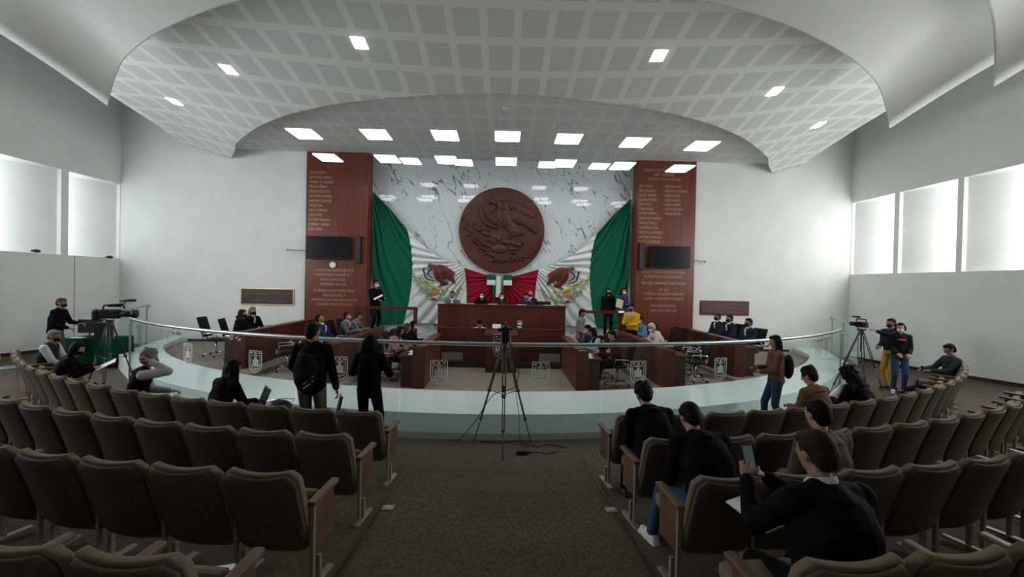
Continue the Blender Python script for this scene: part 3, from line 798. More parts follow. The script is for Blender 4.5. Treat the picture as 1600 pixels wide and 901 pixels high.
for (px, py, lab) in spots:
    best = None
    for i in range(1200):
        Y = 6.0 + 8.0 * i / 1200; p = at(px, py, Y); z = vault_z(p.x, Y)
        if z is not None and (best is None or abs(z - p.z) < best[0]): best = (abs(z - p.z), p, Y)
    p, Y = best[1], best[2]
    e = .05
    def g(x, y): return vault_z(x, y) or p.z
    nrm = V((g(p.x + e, Y) - g(p.x - e, Y), g(p.x, Y + e) - g(p.x, Y - e), -2 * e)).normalized()
    M = V((0, 0, -1)).rotation_difference(nrm).to_matrix()
    t = thing('ceiling_downlight', 'small square downlight in the tiled ceiling, ' + lab, 'ceiling light', tuple(p), 0, 'downlights in the tiled vault')
    t.rotation_euler = M.to_euler()
    MB().box((0, 0, -.02), (.30, .38, .04)).build('frame', mat('lamp_housing', (.7, .7, .7)), t, bevel=.006)
    MB().box((0, 0, -.045), (.24, .31, .012)).build('diffuser', M_spot, t)
hb_ = None
for i in range(400):
    Y = 6.2 + 3.2 * i / 400; q = at(797, 60, Y); dz_ = abs(vault_z(q.x, Y) - q.z)
    if hb_ is None or dz_ < hb_[0]: hb_ = (dz_, q, Y)
q = hb_[1]; m = MB()
for (a_, b_) in ((-.11, 0), (.11, 0)): m.box((a_, 0, 0), (.014, .30, .012))
for (a_, b_) in ((0, -.14), (0, .14)): m.box((0, b_, 0), (.23, .014, .012))
hatch = struct(m.build('trim_ceiling_hatch', mat('hatch_grey', (.30, .31, .31), .8), loc=(q.x, q.y, q.z - .004))); hatch.rotation_euler = (math.atan((vault_z(q.x, q.y + .1) - vault_z(q.x, q.y - .1)) / .2), 0, 0)
p = at(790, 173, 11.0); t = thing('smoke_detector', 'small round smoke detector on the ceiling above the middle light panel', 'smoke detector', (p.x, 11.2, 6.789))
MB().cone((0, 0, 0), (0, 0, -.05), .09, .07, 20).build('case', mat('lamp_housing', (.7, .7, .7)), t, bevel=.005)

# ------------------------------------------------------------------ dais, bench and desks
struct(MB().bb(-2.06, 2.06, 14.62, YM - .001, .013, .7).bb(-4.75, -2.06, 14.1, YM - .001, .013, .7).bb(2.06, 4.7, 14.1, YM - .001, .013, .7).build('platform_dais', M_marble))
for s, nm in ((-1, 'left'), (1, 'right')):
    m = MB()
    for k in range(3): m.bb(s * 2.06, s * 2.62, 13.25 + k * .28, 14.095, .013 + k * .17, .013 + (k + 1) * .17)
    struct(m.build('steps', M_marble))
M_beige = mat('beige_panel', (.34, .30, .25), .6)
bench = thing('presiding_bench', 'tall mahogany presiding bench below the round medallion', 'bench', (0, 13.9, 0))
zt = 1.77; bw = 1.98
MB().bb(-bw, bw, 0, .06, .013, zt - .06).build('front_panel', M_wood, bench, bevel=.004)
for s in (-1, 1): MB().bb(s * bw, s * (bw - .06), .06, .7, .013, zt - .06).build('side_panel', M_wood, bench)
MB().bb(-bw - .02, bw + .02, -.03, .22, zt - .06, zt).build('top_ledge', M_wood, bench, bevel=.006)
MB().bb(-bw + .06, bw - .06, .1, .7, 1.38, 1.42).build('desk_top', M_wood, bench)
sd = thing('secretary_desk', 'lower mahogany desk in front of the presiding bench', 'desk', (0, 12.9, 0))
MB().bb(-1.83, 1.83, 0, .06, .17, 1.10).build('front_panel', M_wood, sd, bevel=.004)
MB().bb(-1.9, 1.9, -.14, .30, .013, .17).build('plinth', M_darkwood, sd)
for s in (-1, 1):
    MB().bb(s * 1.83, s * 1.77, .06, .95, .013, 1.10).build('side_panel', M_wood, sd)
    MB().bb(s * 1.7, s * 1.1, -.012, -.001, .19, .42).build('lower_panel', M_beige, sd)['label'] = 'pale beige inset panel'
MB().bb(-1.85, 1.85, -.02, .10, 1.10, 1.13).build('top_ledge', M_wood, sd, bevel=.004)
MB().bb(-1.77, 1.77, .07, .6, .74, .78).build('desk_top', M_wood, sd)
lec = thing('lectern', 'mahogany speaker lectern with silver coat of arms before the secretary desk', 'lectern', (0, 12.1, 0))
MB().bb(-.42, .42, 0, .05, .013, 1.03).build('front_panel', M_wood, lec, bevel=.004)
for s in (-1, 1): MB().bb(s * .42, s * .37, .05, .5, .013, 1.03).build('side_panel', M_wood, lec)
MB().box((0, .26, 1.06), (.9, .58, .04), rot=Matrix.Rotation(R_(8), 3, 'X')).build('reading_top', M_wood, lec, bevel=.005)
c = crest(MB(), 0, 1.75, .006); c.build('silver_crest', mat('silver_relief', (.4, .42, .42), .4, .6), lec, loc=(.02, -.008, .74))
MB().tube([(.1, .35, 1.08), (.1, .33, 1.25), (.06, .25, 1.38)], .007, 6).ell((.05, .23, 1.40), (.018, .03, .018)).build('microphone', M_black, lec, True)
cx = .33
for k in range(4): pass

def desk_row(label, side, X, y0, y1, z0, hp, depth=.62):
    """privacy panel towards the aisle at X, work surface on the outer side (side = +1 right / -1 left)"""
    t = thing('legislator_desk', label, 'desk', (side * X, y0, z0), 0, None)
    s = side
    MB().bb(0, s * .05, 0, y1 - y0, 0, hp).build('front_panel', M_wood, t, bevel=.004)
    MB().bb(s * .05, s * .28, 0, .05, 0, hp - .02).build('end_panel', M_wood, t, bevel=.004)
    MB().bb(s * .05, s * .28, y1 - y0 - .05, y1 - y0, 0, hp - .02).build('end_panel', M_wood, t)
    MB().bb(-s * .02, s * .20, -.01, y1 - y0 + .01, hp, hp + .03).build('top_ledge', M_wood, t, bevel=.004)
    MB().bb(s * .05, s * depth, .051, y1 - y0 - .051, .69, .73).build('work_surface', M_wood, t, bevel=.004)
    n_ = int((y1 - y0) / 1.45) + 1
    for i in range(n_ + 1):
        y = .12 + (y1 - y0 - .24) * i / n_
        MB().bb(s * .30, s * (depth - .06), y - .02, y + .02, .0, .69).build('leg_panel', M_darkwood, t)
    return t
DK = []
for s, nm in ((-1, 'left'), (1, 'right')):
    DK.append(desk_row('inner mahogany desk row %s of the central aisle, open end facing the railing' % nm, s, 1.72, 10.15, 12.75, .013, .93))
    DK.append(desk_row('middle mahogany desk row on the %s side of the chamber' % nm, s, 3.64, 9.98, 14.0, .151, .84))
    DK.append(desk_row('outer mahogany desk row on the %s, in front of the %s white wall' % (nm, nm), s, 6.15 if s < 0 else 5.75, 10.9, 14.9, .241, .87))
for s, nm, px in ((-1, 'left', None), (1, 'right', None)):
    x0, x1 = (-4.62, -2.66) if s < 0 else (2.44, 4.5)
    t = thing('dais_railing', 'mahogany framed glass railing at the %s front of the dais' % nm, 'railing', ((x0 + x1) / 2, 14.15, .701))
    hw = (x1 - x0) / 2
    MB().bb(-hw, hw, -.05, .05, .84, .93).build('top_rail', M_wood, t, bevel=.006)
    MB().bb(-hw, hw, -.05, .05, 0.0, .14).build('bottom_rail', M_wood, t, bevel=.006)
    for e in (-1, 1): MB().bb(e * hw, e * (hw - .11), -.045, .045, .14, .84).build('post', M_wood, t)
    MB().bb(-hw + .12, hw - .12, -.006, .006, .14, .84).build('glass_panel', M_glass, t)

# office chairs
ch0 = thing('office_chair', 'x', 'chair', (0, 0, -20), 0, None)
MB().ell((0, 0, .47), (.25, .24, .055), q=(16, 12)).build('seat', M_leather, ch0, True)
mb = MB()
for i in range(9):
    z = .55 + i * .068; w_ = .23 - .0 * i; 
    mb.v += [(-w_, -.235 - .02 * i + .03, z), (w_, -.235 - .02 * i + .03, z), (w_, -.285 - .02 * i + .03, z), (-w_, -.285 - .02 * i + .03, z)]
for i in range(8):
    a = 4 * i
    for k in range(4): mb.f.append((a + k, a + (k + 1) % 4, a + 4 + (k + 1) % 4, a + 4 + k)); mb.m.append(0)
mb.f += [(3, 2, 1, 0), (32, 33, 34, 35)]; mb.m += [0, 0]
mb.build('backrest', M_leather, ch0, True, bevel=.02)
for s in (-1, 1):
    MB().tube([(s * .25, -.22, .50), (s * .29, -.20, .66), (s * .29, .12, .67), (s * .25, .16, .50)], .014, 8).build('armrest', M_chrome, ch0, True)
mb = MB().cone((0, 0, .08), (0, 0, .44), .028, .028, 10)
for k in range(5):
    a = 2 * PI * k / 5 + .3; mb.tube([(0, 0, .12), (.16 * math.cos(a), .16 * math.sin(a), .11), (.30 * math.cos(a), .30 * math.sin(a), .07)], [.022, .018, .014], 6)
mb.build('base', M_chrome, ch0, True)
mb = MB()
for k in range(5):
    a = 2 * PI * k / 5 + .3; mb.ell((.30 * math.cos(a), .30 * math.sin(a), .032), (.028, .028, .032), q=(8, 6))
w5 = mb.build('casters', M_black, ch0, True)
MB().box((0, -.25, .52), (.05, .03, .16)).build('back_support', M_chrome, ch0)
first_ch = [True]
def chair(x, y, z, rz, label):
    if first_ch[0]:
        first_ch[0] = False; ch0.location = (x, y, z); ch0.rotation_euler = (0, 0, rz); ch0['label'] = label; ch0['group'] = 'office chairs in the chamber'; return ch0
    return dup(ch0, (x, y, z), rz, label, 'office chairs in the chamber')

# ------------------------------------------------------------------ auditorium seats
def seat_proto(folded, side):
    """faces +Y; side -1: aisle arm on the right-hand (+x) side; +1: on -x"""
    t = thing('auditorium_seat', 'x', 'seat', (0, 0, -30), 0, None)
    # backrest shell and pad lofted from slices; top edge dips a little in the middle
    def slab(y_off, th, inset, name, m, z0=.26, z1=.87):
        mb = MB(); nz_, nx_ = 12, 12
        P = []
        for j in range(nz_ + 1):
            v = j / nz_; row = []
            for i in range(nx_ + 1):
                u = i / nx_ * 2 - 1
                w_ = (.268 - .006 * v) - inset
                cr = .055                               # rounded corners
                H = z1 - z0 - 2 * inset
                zz = z0 + inset + H * v
                dz = min(zz - z0 - inset, z1 - inset - zz)
                ww = w_ - (cr - math.sqrt(max(0, cr * cr - (cr - dz) ** 2)) if dz < cr else 0)
                x = u * ww
                dip = -.018 * (1 - u * u) * v ** 4
                lean = .08 - .155 * v - .035 * v * v
                bow = .03 * (1 - u * u) * (-1)
                row.append((x, lean + bow * 1.0 + y_off, zz + dip))
            P.append(row)
        for face in (0, 1):
            for row in P:
                for p in row: mb.v.append((p[0], p[1] + (th / 2 if face == 0 else -th / 2), p[2]))
        K = (nx_ + 1); B0 = K * (nz_ + 1)
        for j in range(nz_):
            for i in range(nx_):
                a = j * K + i
                mb.f.append((a, a + K, a + K + 1, a + 1)); mb.m.append(0)
                b = a + B0; mb.f.append((b, b + 1, b + K + 1, b + K)); mb.m.append(0)
        edge = [i for i in range(K)] + [j * K + K - 1 for j in range(1, nz_ + 1)] + [nz_ * K + i for i in range(K - 2, -1, -1)] + [j * K for j in range(nz_ - 1, 0, -1)]
        for a, b in zip(edge, edge[1:] + edge[:1]): mb.f.append((a, b, b + B0, a + B0)); mb.m.append(0)
        o = mb.build(name, m, t, True, bevel=0)
        bv = o.modifiers.new('bevel', 'BEVEL'); bv.width = .012; bv.segments = 2; bv.limit_method = 'ANGLE'; bv.angle_limit = R_(50)
        return o
    slab(-.020, .03, .016, 'back_shell', M_seatback)
    slab(.018, .055, 0, 'backrest', M_seat, .25, .875)
    if folded:
        MB().box((0, .20, .43), (.46, .09, .36), rot=Matrix.Rotation(R_(-8), 3, 'X')).build('seat_cushion', M_seat, t, bevel=.03)
    else:
        MB().box((0, .33, .41), (.46, .46, .10), rot=Matrix.Rotation(R_(4), 3, 'X')).build('seat_cushion', M_seat, t, bevel=.03)
    x = -side * .285
    a = MB().box((x, .19, .615), (.06, .36, .035), rot=Matrix.Rotation(R_(3), 3, 'X')).build('armrest', M_armwood, t, bevel=.01)
    MB().prism([(x - .016, .05), (x + .016, .05), (x + .016, .31), (x - .016, .31)], .28, .60).build('side_panel', M_armwood, t, bevel=.004)
    mb = MB().box((x, .045, .33), (.03, .03, .56)).box((x, .13, .05), (.035, .035, .3)).box((x, .14, .013), (.05, .34, .022))
    mb.build('stand', M_seatmetal, t, bevel=.004)
    return t
PS = {(f, s): seat_proto(f, s) for f in (True, False) for s in (-1, 1)}
USED = set()
ORD = ['first', 'second', 'third', 'fourth', 'fifth', 'sixth', 'seventh', 'eighth', 'ninth', 'tenth', 'eleventh', 'twelfth', 'thirteenth', 'fourteenth', 'fifteenth', 'sixteenth', 'seventeenth', 'eighteenth', 'nineteenth', 'twentieth']
ROWN = ['front', 'second', 'third', 'nearest']
RADII = [12.92, 13.92, 14.92, 15.97]
def seat_pos(r, side, i):
    R = RADII[r]; ph = math.asin(1.55 / R) + i * .553 / R
    x = side * R * math.sin(ph); y = ACY - R * math.cos(ph)
    return x, y, fz(x, y), side * ph
SEATED = {}          # (row, side, i) -> occupied, filled by the people list below
def build_seats():
    for r, (nl, nr) in enumerate(((16, 18), (11, 15), (10, 11), (7, 7))):
        for side, n_ in ((-1, nl), (1, nr)):
            for i in range(n_):
                x, y, z, ph = seat_pos(r, side, i); occ = (r, side, i) in SEATED
                key = (not occ, side)
                lab = 'beige auditorium seat, %s row %s of the aisle, %s from the aisle' % (ROWN[r], 'left' if side < 0 else 'right', ORD[i])
                grp = 'seats of the %s row %s of the aisle' % (ROWN[r], 'left' if side < 0 else 'right')
                if key not in USED:
                    USED.add(key); o = PS[key]; o.location = (x, y, z); o.rotation_euler = (0, 0, ph); o['label'] = lab; o['group'] = grp
                else: dup(PS[key], (x, y, z), ph, lab, grp)

# ------------------------------------------------------------------ people
SKIN = noisy('skin_warm', (.30, .165, .11), (.34, .19, .13), (20, 20, 20), .6, .05)
SKIN2 = noisy('skin_tan', (.22, .115, .075), (.26, .14, .09), (20, 20, 20), .6, .05)
M_eye = mat('dark_eye', (.01, .008, .006), .2)
def hairm(c): return noisy('hair_%02x%02x%02x' % tuple(int(a * 255) for a in c), tuple(a * .6 for a in c), c, (120, 120, 20), .7, .3, 4, .12)
BLACKHAIR, BROWN, GREY, BLOND = (.005, .004, .004), (.022, .013, .009), (.20, .19, .185), (.22, .15, .10)
def ik(S, T, a, b, hint):
    S, T, hint = V(S), V(T), V(hint)
    d = T - S; L = d.length
    if L > (a + b) * .999: T = S + d.normalized() * (a + b) * .999; d = T - S; L = d.length
    ca = (a * a + L * L - b * b) / (2 * a * L); sa = math.sqrt(max(0, 1 - ca * ca))
    u = d.normalized(); h = hint - u * hint.dot(u)
    if h.length < 1e-5: h = V((0, -1, 0)) - u * u.dot(V((0, -1, 0)))
    return S + u * (a * ca) + h.normalized() * (a * sa), T
def hand(mb, wrist, dirn, palm_n, side, s, curl=.5):
    d = V(dirn).normalized(); n = V(palm_n); n = (n - d * n.dot(d)).normalized(); x = d.cross(n).normalized() * side
    M = Matrix((x, d, n)).transposed()
    mb.ell(wrist + d * .045 * s, (.040 * s, .052 * s, .017 * s), M)
    for k, (off, ln) in enumerate(((.030, .075), (.011, .085), (-.010, .078), (-.029, .062))):
        p = wrist + d * .082 * s + x * off * s; dd = d.copy(); seg = ln * s / 3
        for q in range(3):
            c = curl * (.35 + .45 * q) ; dd = (d * math.cos(c * (q + 1) * .75) + n * math.sin(c * (q + 1) * .75)).normalized()
            e = p + dd * seg * (1.15 if q == 0 else .95); mb.cap(p, e, .0095 * s, .0085 * s, 8, (8, 6)); p = e
    p = wrist + d * .03 * s + x * .034 * s; e = p + (x * .8 + d * .75 + n * .3).normalized() * .04 * s; mb.cap(p, e, .012 * s, .0105 * s, 8, (8, 6))
    mb.cap(e, e + (x * .15 + d * .9 + n * .5).normalized() * .03 * s, .0105 * s, .009 * s, 8, (8, 6))
    return wrist + d * .09 * s + n * .02 * s

def human(label, loc, rz, sit=False, H=1.72, lean=0, hunch=8, hp=0, hy=0, side=0, top=(.02, .02, .025), sleeve=None, bottom=(.02, .02, .03), shoes=(.015, .013, .012),
          hair=BLACKHAIR, style='short', mask=None, skin=None, hands=(None, None), feet=None, fat=1.0, fem=False, far=True, curl=.5, collar=None, name='person', group=None, topname='jacket', twist=0):
    s = H / 1.72; skin = skin or SKIN; vx = (.019 if far else .009)
    t = thing(name, label, 'person', loc, rz, group)
    hipz = .565 if sit else .92
    hc = V((0, 0, hipz))
    def U(a): a = R_(a); return V((math.sin(R_(side)), math.sin(a), math.cos(a))).normalized()
    cc = hc + U(lean) * .30; nb = cc + U(lean + hunch) * .225; hb = nb + U(lean + hunch * .6 + hp * .35) * .05
    hcn = nb + U(lean + hunch * .5 + hp * .45) * .158
    TW = Matrix.Rotation(R_(twist), 3, 'Z')
    sw = (.165 if fem else .188)
    sh = [cc + U(lean + hunch) * .165 + TW @ V((e * sw, 0, 0)) for e in (-1, 1)]
    def sc_(p): return V(p) * s
    B = MB()
    # head
    MH = Matrix.Rotation(R_(hy), 3, 'Z') @ Matrix.Rotation(-R_(hp + lean * .3), 3, 'X')
    def hd(p): return (hcn + MH @ V(p)) * s
    def he(b, c, r, q=(16, 12)): b.ell(hd(c), tuple(a * s for a in r), MH, q)
    he(B, (0, -.005, .025), (.076, .095, .092)); he(B, (0, .028, -.045), (.056, .062, .062)); he(B, (0, .05, -.088), (.03, .028, .022)); he(B, (0, .02, .0), (.066, .078, .07))
    B.cap(hd((0, .088, .01)), hd((0, .106, -.026)), .009 * s, .014 * s)
    he(B, (0, .078, -.058), (.026, .014, .010), (8, 6))
    for e in (-1, 1): he(B, (e * .078, -.004, -.008), (.011, .02, .031), (8, 6)); he(B, (e * .03, .082, .022), (.02, .012, .008), (8, 6))
    B.cap(sc_(nb - U(lean) * .02), sc_(hcn - V((0, .012, .05))), .058 * s * (1 if not fem else .86), .052 * s * (1 if not fem else .86))
    # torso
    fx = fat
    def torso(b, g, arms=None):
        b.ell(sc_(hc + V((0, -.01, .0))), ((.165 * fx + g) * s, (.115 * fx + g) * s, (.12 + g) * s), q=(16, 12))
        b.cap(sc_(hc + U(lean) * .05), sc_(cc - U(lean) * .05), (.118 * fx + g) * s, (.115 * fx + g) * s)
        wst = .135 * fx if not fem else .118
        for e in (-1, 1): b.cap(sc_(hc + U(lean) * .06 + V((e * .055 * fx, 0, 0))), sc_(cc + V((e * .065 * fx, 0, 0))), (.10 * fx + g) * s, (.108 * (.9 if fem else 1) * fx + g) * s)
        b.ell(sc_(cc + U(lean + hunch) * .07), ((.165 * fx * (.88 if fem else 1) + g) * s, (.115 * fx + g) * s, (.15 + g) * s), TW @ Matrix.Rotation(-R_(lean + hunch), 3, 'X'), (16, 12))
        b.cap(sc_(sh[0] * .82 + sh[1] * .18), sc_(sh[1] * .82 + sh[0] * .18), (.066 + g) * s, (.066 + g) * s)
        b.cone(sc_(cc + U(lean + hunch) * .15), sc_(nb + U(lean + hunch) * .015), (.135 + g) * s, (.062 + g) * s, 14)
        for e in (-1, 1): b.cap(sc_(sh[(e + 1) // 2] * .75 + sh[(1 - e) // 2] * .25 + V((0, 0, .015))), sc_(nb + V((e * .035, -.01, 0))), (.05 + g) * s, (.04 + g) * s)
    torso(B, 0)
    J = MB(); torso(J, .016)
    SL = J if sleeve is None else MB()
    hp_out = []
    for k, e in enumerate((-1, 1)):
        if hands[k] is not None: tg = V(hands[k])
        elif sit: tg = hc + V((e * .13, .34, .10))
        else: tg = sh[k] + V((e * .075, .03, -.52))
        el, wr = ik(sh[k], tg, .285, .255, (V((e * .45, .25, -1)) if tg.z < sh[k].z + .1 else V((e * .35, .8, -.7))) if tg.z > sh[k].z - .22 else V((e * (.38 if not sit else .5), -.75, -.5)) if hands[k] is not None or sit else V((e * .15, -1, 0)))
        B.cap(sc_(sh[k]), sc_(el), .050 * s * fx, .040 * s); B.cap(sc_(el), sc_(wr), .040 * s, .027 * s)
        ad = (wr - el).normalized()
        pn = (V((-e * .3, 0, -1)) if sit or hands[k] is not None else V((-e, .2, 0)))
        hp_out.append(hand(B, sc_(wr), ad if not (sit and hands[k] is None) else (ad + V((0, .3, -.1))), pn, e * -1 if False else e, s, curl) / 1)
        for b2, g in ((SL, .015),):
            b2.cap(sc_(sh[k]), sc_(el), (.056 * fx ** .5 + g) * s, (.044 + g) * s); b2.cap(sc_(el), sc_(wr - ad * .015), (.044 + g) * s, (.030 + g) * s)
    # legs
    L = MB(); L.ell(sc_(hc), ((.165 * fx + .012) * s, (.12 * fx + .012) * s, (.11) * s), q=(16, 12))
    SS = []
    for k, e in enumerate((-1, 1)):
        S_ = MB(); SS.append(S_)
        h = hc + V((e * .09, 0, -.02))
        f = V(feet[k]) if feet is not None and feet[k] is not None else (V((e * .12, .52, .08)) if sit else V((e * .10, -.02, .08)))
        kn, an = ik(h, f, .43, .42, V((e * .12, .5, 1.0)) if sit else V((e * .05, 1, 0)))
        B.cap(sc_(h), sc_(kn), .078 * s * fx, .054 * s); B.cap(sc_(kn), sc_(an), .052 * s, .036 * s)
        L.cap(sc_(h), sc_(kn), .092 * s * fx, .066 * s); L.cap(sc_(kn), sc_(an + V((0, 0, .02))), .064 * s, .050 * s)
        fd = V((e * .15, 1, 0)).normalized()
        toe = an + fd * .14 - V((0, 0, .035)); hl = an - fd * .03 - V((0, 0, .035))
        B.cap(sc_(hl), sc_(toe), .030 * s, .026 * s)
        S_.cap(sc_(hl), sc_(toe), .042 * s, .036 * s); S_.cap(sc_(an), sc_(an + fd * .05 - V((0, 0, .02))), .045 * s, .038 * s); S_.box(sc_(an + fd * .055 - V((0, 0, .068))), (.08 * s, .27 * s, .02 * s), rot=frame_z(V((0, 0, 1))) @ Matrix.Rotation(-e * math.atan(.15), 3, 'Z'))
    B.build('body', skin, t, True, voxel=vx)
    J.build(topname, cloth(top), t, True, voxel=max(.012, vx))
    if sleeve is not None: SL.build('shirt_sleeves', cloth(sleeve), t, True, voxel=max(.012, vx))
    L.build('trousers', cloth(bottom), t, True, voxel=max(.013, vx))
    for S_ in SS: S_.build('shoe', mat('shoe_%02x%02x' % (int(shoes[0] * 255), int(shoes[2] * 255)), shoes, .5), t, True, voxel=max(.012, vx * .8))
    if collar is not None:
        k_ = MB(); k_.cone(sc_(nb - U(lean + hunch) * .02), sc_(nb + U(lean + hunch) * .045), .083 * s, .066 * s, 16); k_.plate([(-.03, 0), (.03, 0), (.0, -.2)], .1, .11) if False else None
        q = sc_(cc + U(lean + hunch) * .12 + TW @ V((0, .118, 0)))
        k_.ell(q, (.035 * s, .03 * s, .10 * s), Matrix.Rotation(-R_(lean + hunch), 3, 'X'))
        k_.build('collar', cloth(collar), t, True)
    # hair
    Hm = MB()
    if style != 'bald':
        he(Hm, (0, -.022, .035), (.085, .094, .092)); he(Hm, (0, -.05, -.01), (.075, .065, .075))
        he(Hm, (0, .03, .085), (.062, .055, .035)); he(Hm, (0, -.052, -.045), (.064, .050, .050))
        if style == 'curly':
            for i in range(60):
                a = random.random() * 2 * PI; z = random.uniform(-.02, .10); r_ = .078 * math.sqrt(max(.1, 1 - (z / .13) ** 2))
                yy = -.02 + r_ * math.sin(a)
                if yy > .05 and z < .06: continue
                he(Hm, (r_ * math.cos(a), yy, z + .03), (.026, .026, .024), (8, 6))
        if style in ('long', 'bob', 'ponytail'):
            ln = {'long': .34, 'bob': .14, 'ponytail': .05}[style]
            for x in (-.06, -.03, 0, .03, .06):
                p = hcn + MH @ V((x, -.055, .0)); q = p + V((x * .5, -.045, -ln))
                Hm.cap(p * s, q * s, .045 * s, .03 * s, 10)
            for e in (-1, 1):
                p = hcn + MH @ V((e * .074, -.005, .02)); q = p + V((e * .018, -.005, -ln * .8)); Hm.cap(p * s, q * s, .030 * s, .022 * s, 10)
        if style == 'ponytail':
            p = hcn + MH @ V((0, -.11, .05)); q = p + V((0, -.05, -.24)); Hm.cap(p * s, q * s, .035 * s, .018 * s, 10)
        if style == 'bun': he(Hm, (0, -.09, .10), (.045, .045, .04))
        if style == 'big':
            he(Hm, (0, -.03, .02), (.125, .12, .12)); he(Hm, (0, -.05, -.09), (.13, .10, .12))
            for i in range(30):
                a = random.random() * 2 * PI; z = random.uniform(-.16, .10); he(Hm, (.12 * math.cos(a), -.04 + .11 * math.sin(a) * .8, z), (.035, .035, .035), (8, 6))
        Hm.build('hair', hairm(hair), t, True, voxel=max(.011, vx * .8), smo=1)
    elif hair:
        he(Hm, (0, -.035, -.005), (.081, .078, .06)); Hm.build('hair', hairm(hair), t, True, voxel=.014)
    if mask is not None:
        m_ = MB(); he(m_, (0, .052, -.045), (.060, .064, .05)); m_.tube([hd((-.08, .0, -.02)), hd((-.06, .06, -.03)), hd((0, .1, -.035)), hd((.06, .06, -.03)), hd((.08, 0, -.02))], .004 * s, 6)
        m_.build('face_mask', cloth(mask), t, True)
    for e in (-1, 1):
        e_ = MB(); he(e_, (e * .03, .083, .008), (.013, .010, .007), (8, 6)); e_.build('eye', M_eye, t, True)
    t['_hl'] = tuple(hp_out[0]); t['_hr'] = tuple(hp_out[1])
    info = (t, [V(hp_out[0]), V(hp_out[1])], hcn * s, MH)
    return info
def wpt(t, p):                                  # local point of a thing -> world
    return Matrix.Translation(t.location) @ Matrix.Rotation(t.rotation_euler[2], 4, 'Z') @ V(p)
BK = (.0045, .0045, .006); NAVY = (.012, .018, .045); CHAR = (.03, .032, .038); GREYS = (.11, .115, .12); JEAN = (.03, .065, .12); WH = (.7, .72, .72)
W_M = (.72, .74, .74); BM = (.012, .012, .014); BLM = (.10, .22, .35)
FWD, TOR, TOL, CAMW = 0, -PI / 2, PI / 2, PI     # facing the chamber / right / left / the camera

# spectators in the seats
def seat_guess(px, py, r, side):
    """index of the seat in row r closest to a measured head position"""
    best = None
    for i in range(20):
        x, y, z, ph = seat_pos(r, side, i); d = V((x, y + .25, z + 1.15)) - CAM
        v = RM.transposed() @ d
        if v.z < 0:
            q = 800 + FPX * v.x / -v.z
            if best is None or abs(q - px) < best[0]: best = (abs(q - px), i)
    return best[1]
def seated(r, side, px, label, dx=0, dy=.26, dz=-.05, turn=0, **k):
    i = seat_guess(px, 0, r, side); SEATED[(r, side, i)] = 1
    x, y, z, ph = seat_pos(r, side, i)
    c, s_ = math.cos(ph), math.sin(ph)
    return human(label, (x + c * dx - s_ * dy, y + s_ * dx + c * dy, z + dz), ph + turn, sit=True, topname=k.pop('topname', 'jacket'), **k)

KH = (.11, .105, .075)
p1 = seated(1, 1, 1015, 'person in black jacket bent forward in the second row seat by the aisle, right', far=False, dx=.04, dy=.28, dz=-.07, lean=18, hunch=22, hp=36, top=BK, bottom=BK, style='curly', hands=((-.1, .42, .72), (.1, .42, .72)))
p2 = seated(2, 1, 1095, 'person in black jacket and jeans leaning over, white sneaker stretched into the aisle', far=False, dx=.10, dy=.26, dz=-.08, lean=18, hunch=24, hp=38, top=BK, bottom=JEAN, style='short', shoes=(.6, .6, .58), fat=1.12,
            hands=((-.12, .42, .74), (.08, .44, .74)), feet=((-.24, .50, .09), (-.02, .55, .09)))
p3 = seated(2, 1, 1287, 'person in khaki shirt seated in the third row, back of dark hair', far=False, dx=.03, dz=-.12, lean=4, hunch=14, hp=12, top=KH, bottom=(.03, .03, .03), style='short', topname='shirt')
p4 = seated(3, 1, 1290, 'large person in black sweater holding up a phone in the nearest row', far=False, dx=.20, dy=.20, dz=-.10, lean=3, hunch=18, hp=20, hy=8, top=BK, bottom=BK, hair=BROWN, style='short', fat=1.2, H=1.76, collar=(.45, .47, .48),
            hands=((-.20, .42, .98), (-.06, .44, .97)), curl=.9, topname='sweater', skin=SKIN2)
p5 = seated(0, 1, 1285, 'person with dark brown hair and ochre jacket in the front row', far=False, dx=.25, dz=-.12, lean=6, hunch=16, hp=20, hy=20, top=(.14, .08, .04), bottom=JEAN, hair=BROWN, style='curly', hands=((-.1, .38, .75), (.06, .4, .74)))
p6 = seated(0, 1, 1362, 'person with big black curly hair in the front row beside the tripod', far=False, dx=.28, dz=-.14, lean=14, hunch=18, hp=28, top=BK, bottom=BK, style='big', hands=((-.14, .42, .78), (.05, .42, .76)))
x, y, z, ph = seat_pos(0, 1, 16); SEATED[(0, 1, 16)] = 1
a7 = atz(1500, 590, .55)
p7 = human('person in dark jacket and jeans reclining in the front row end seats reading a phone', (x + .15, y + .32, z - .12), PI / 2 - .25, sit=True, far=False, lean=-16, hunch=26, hp=30, top=(.035, .045, .045), bottom=(.02, .028, .06), style='short',
           hands=((-.12, .36, .78), (.10, .38, .78)), feet=((-.1, .86, .32), (.12, .60, .10)), skin=SKIN2)
l2 = seated(0, -1, 44, 'grey-haired person in dark vest and white sleeves seated leftmost in the front row', far=False, dx=-.2, dz=-.14, dy=.3, lean=3, hunch=12, hp=16, turn=-.5, top=CHAR, sleeve=(.55, .56, .56), bottom=(.1, .1, .09), hair=GREY, mask=BM, hands=((-.1, .40, .66), (.1, .40, .66)), topname='vest')
l3 = seated(0, -1, 76, 'person in black top with dark hair reading a white sheet in the front row', far=False, dx=.06, dy=.3, dz=-.10, lean=10, hunch=16, hp=20, turn=-.35, top=BK, bottom=BK, style='bob', mask=BM, hands=((-.06, .45, .84), (.12, .46, .84)), fem=True, H=1.62)
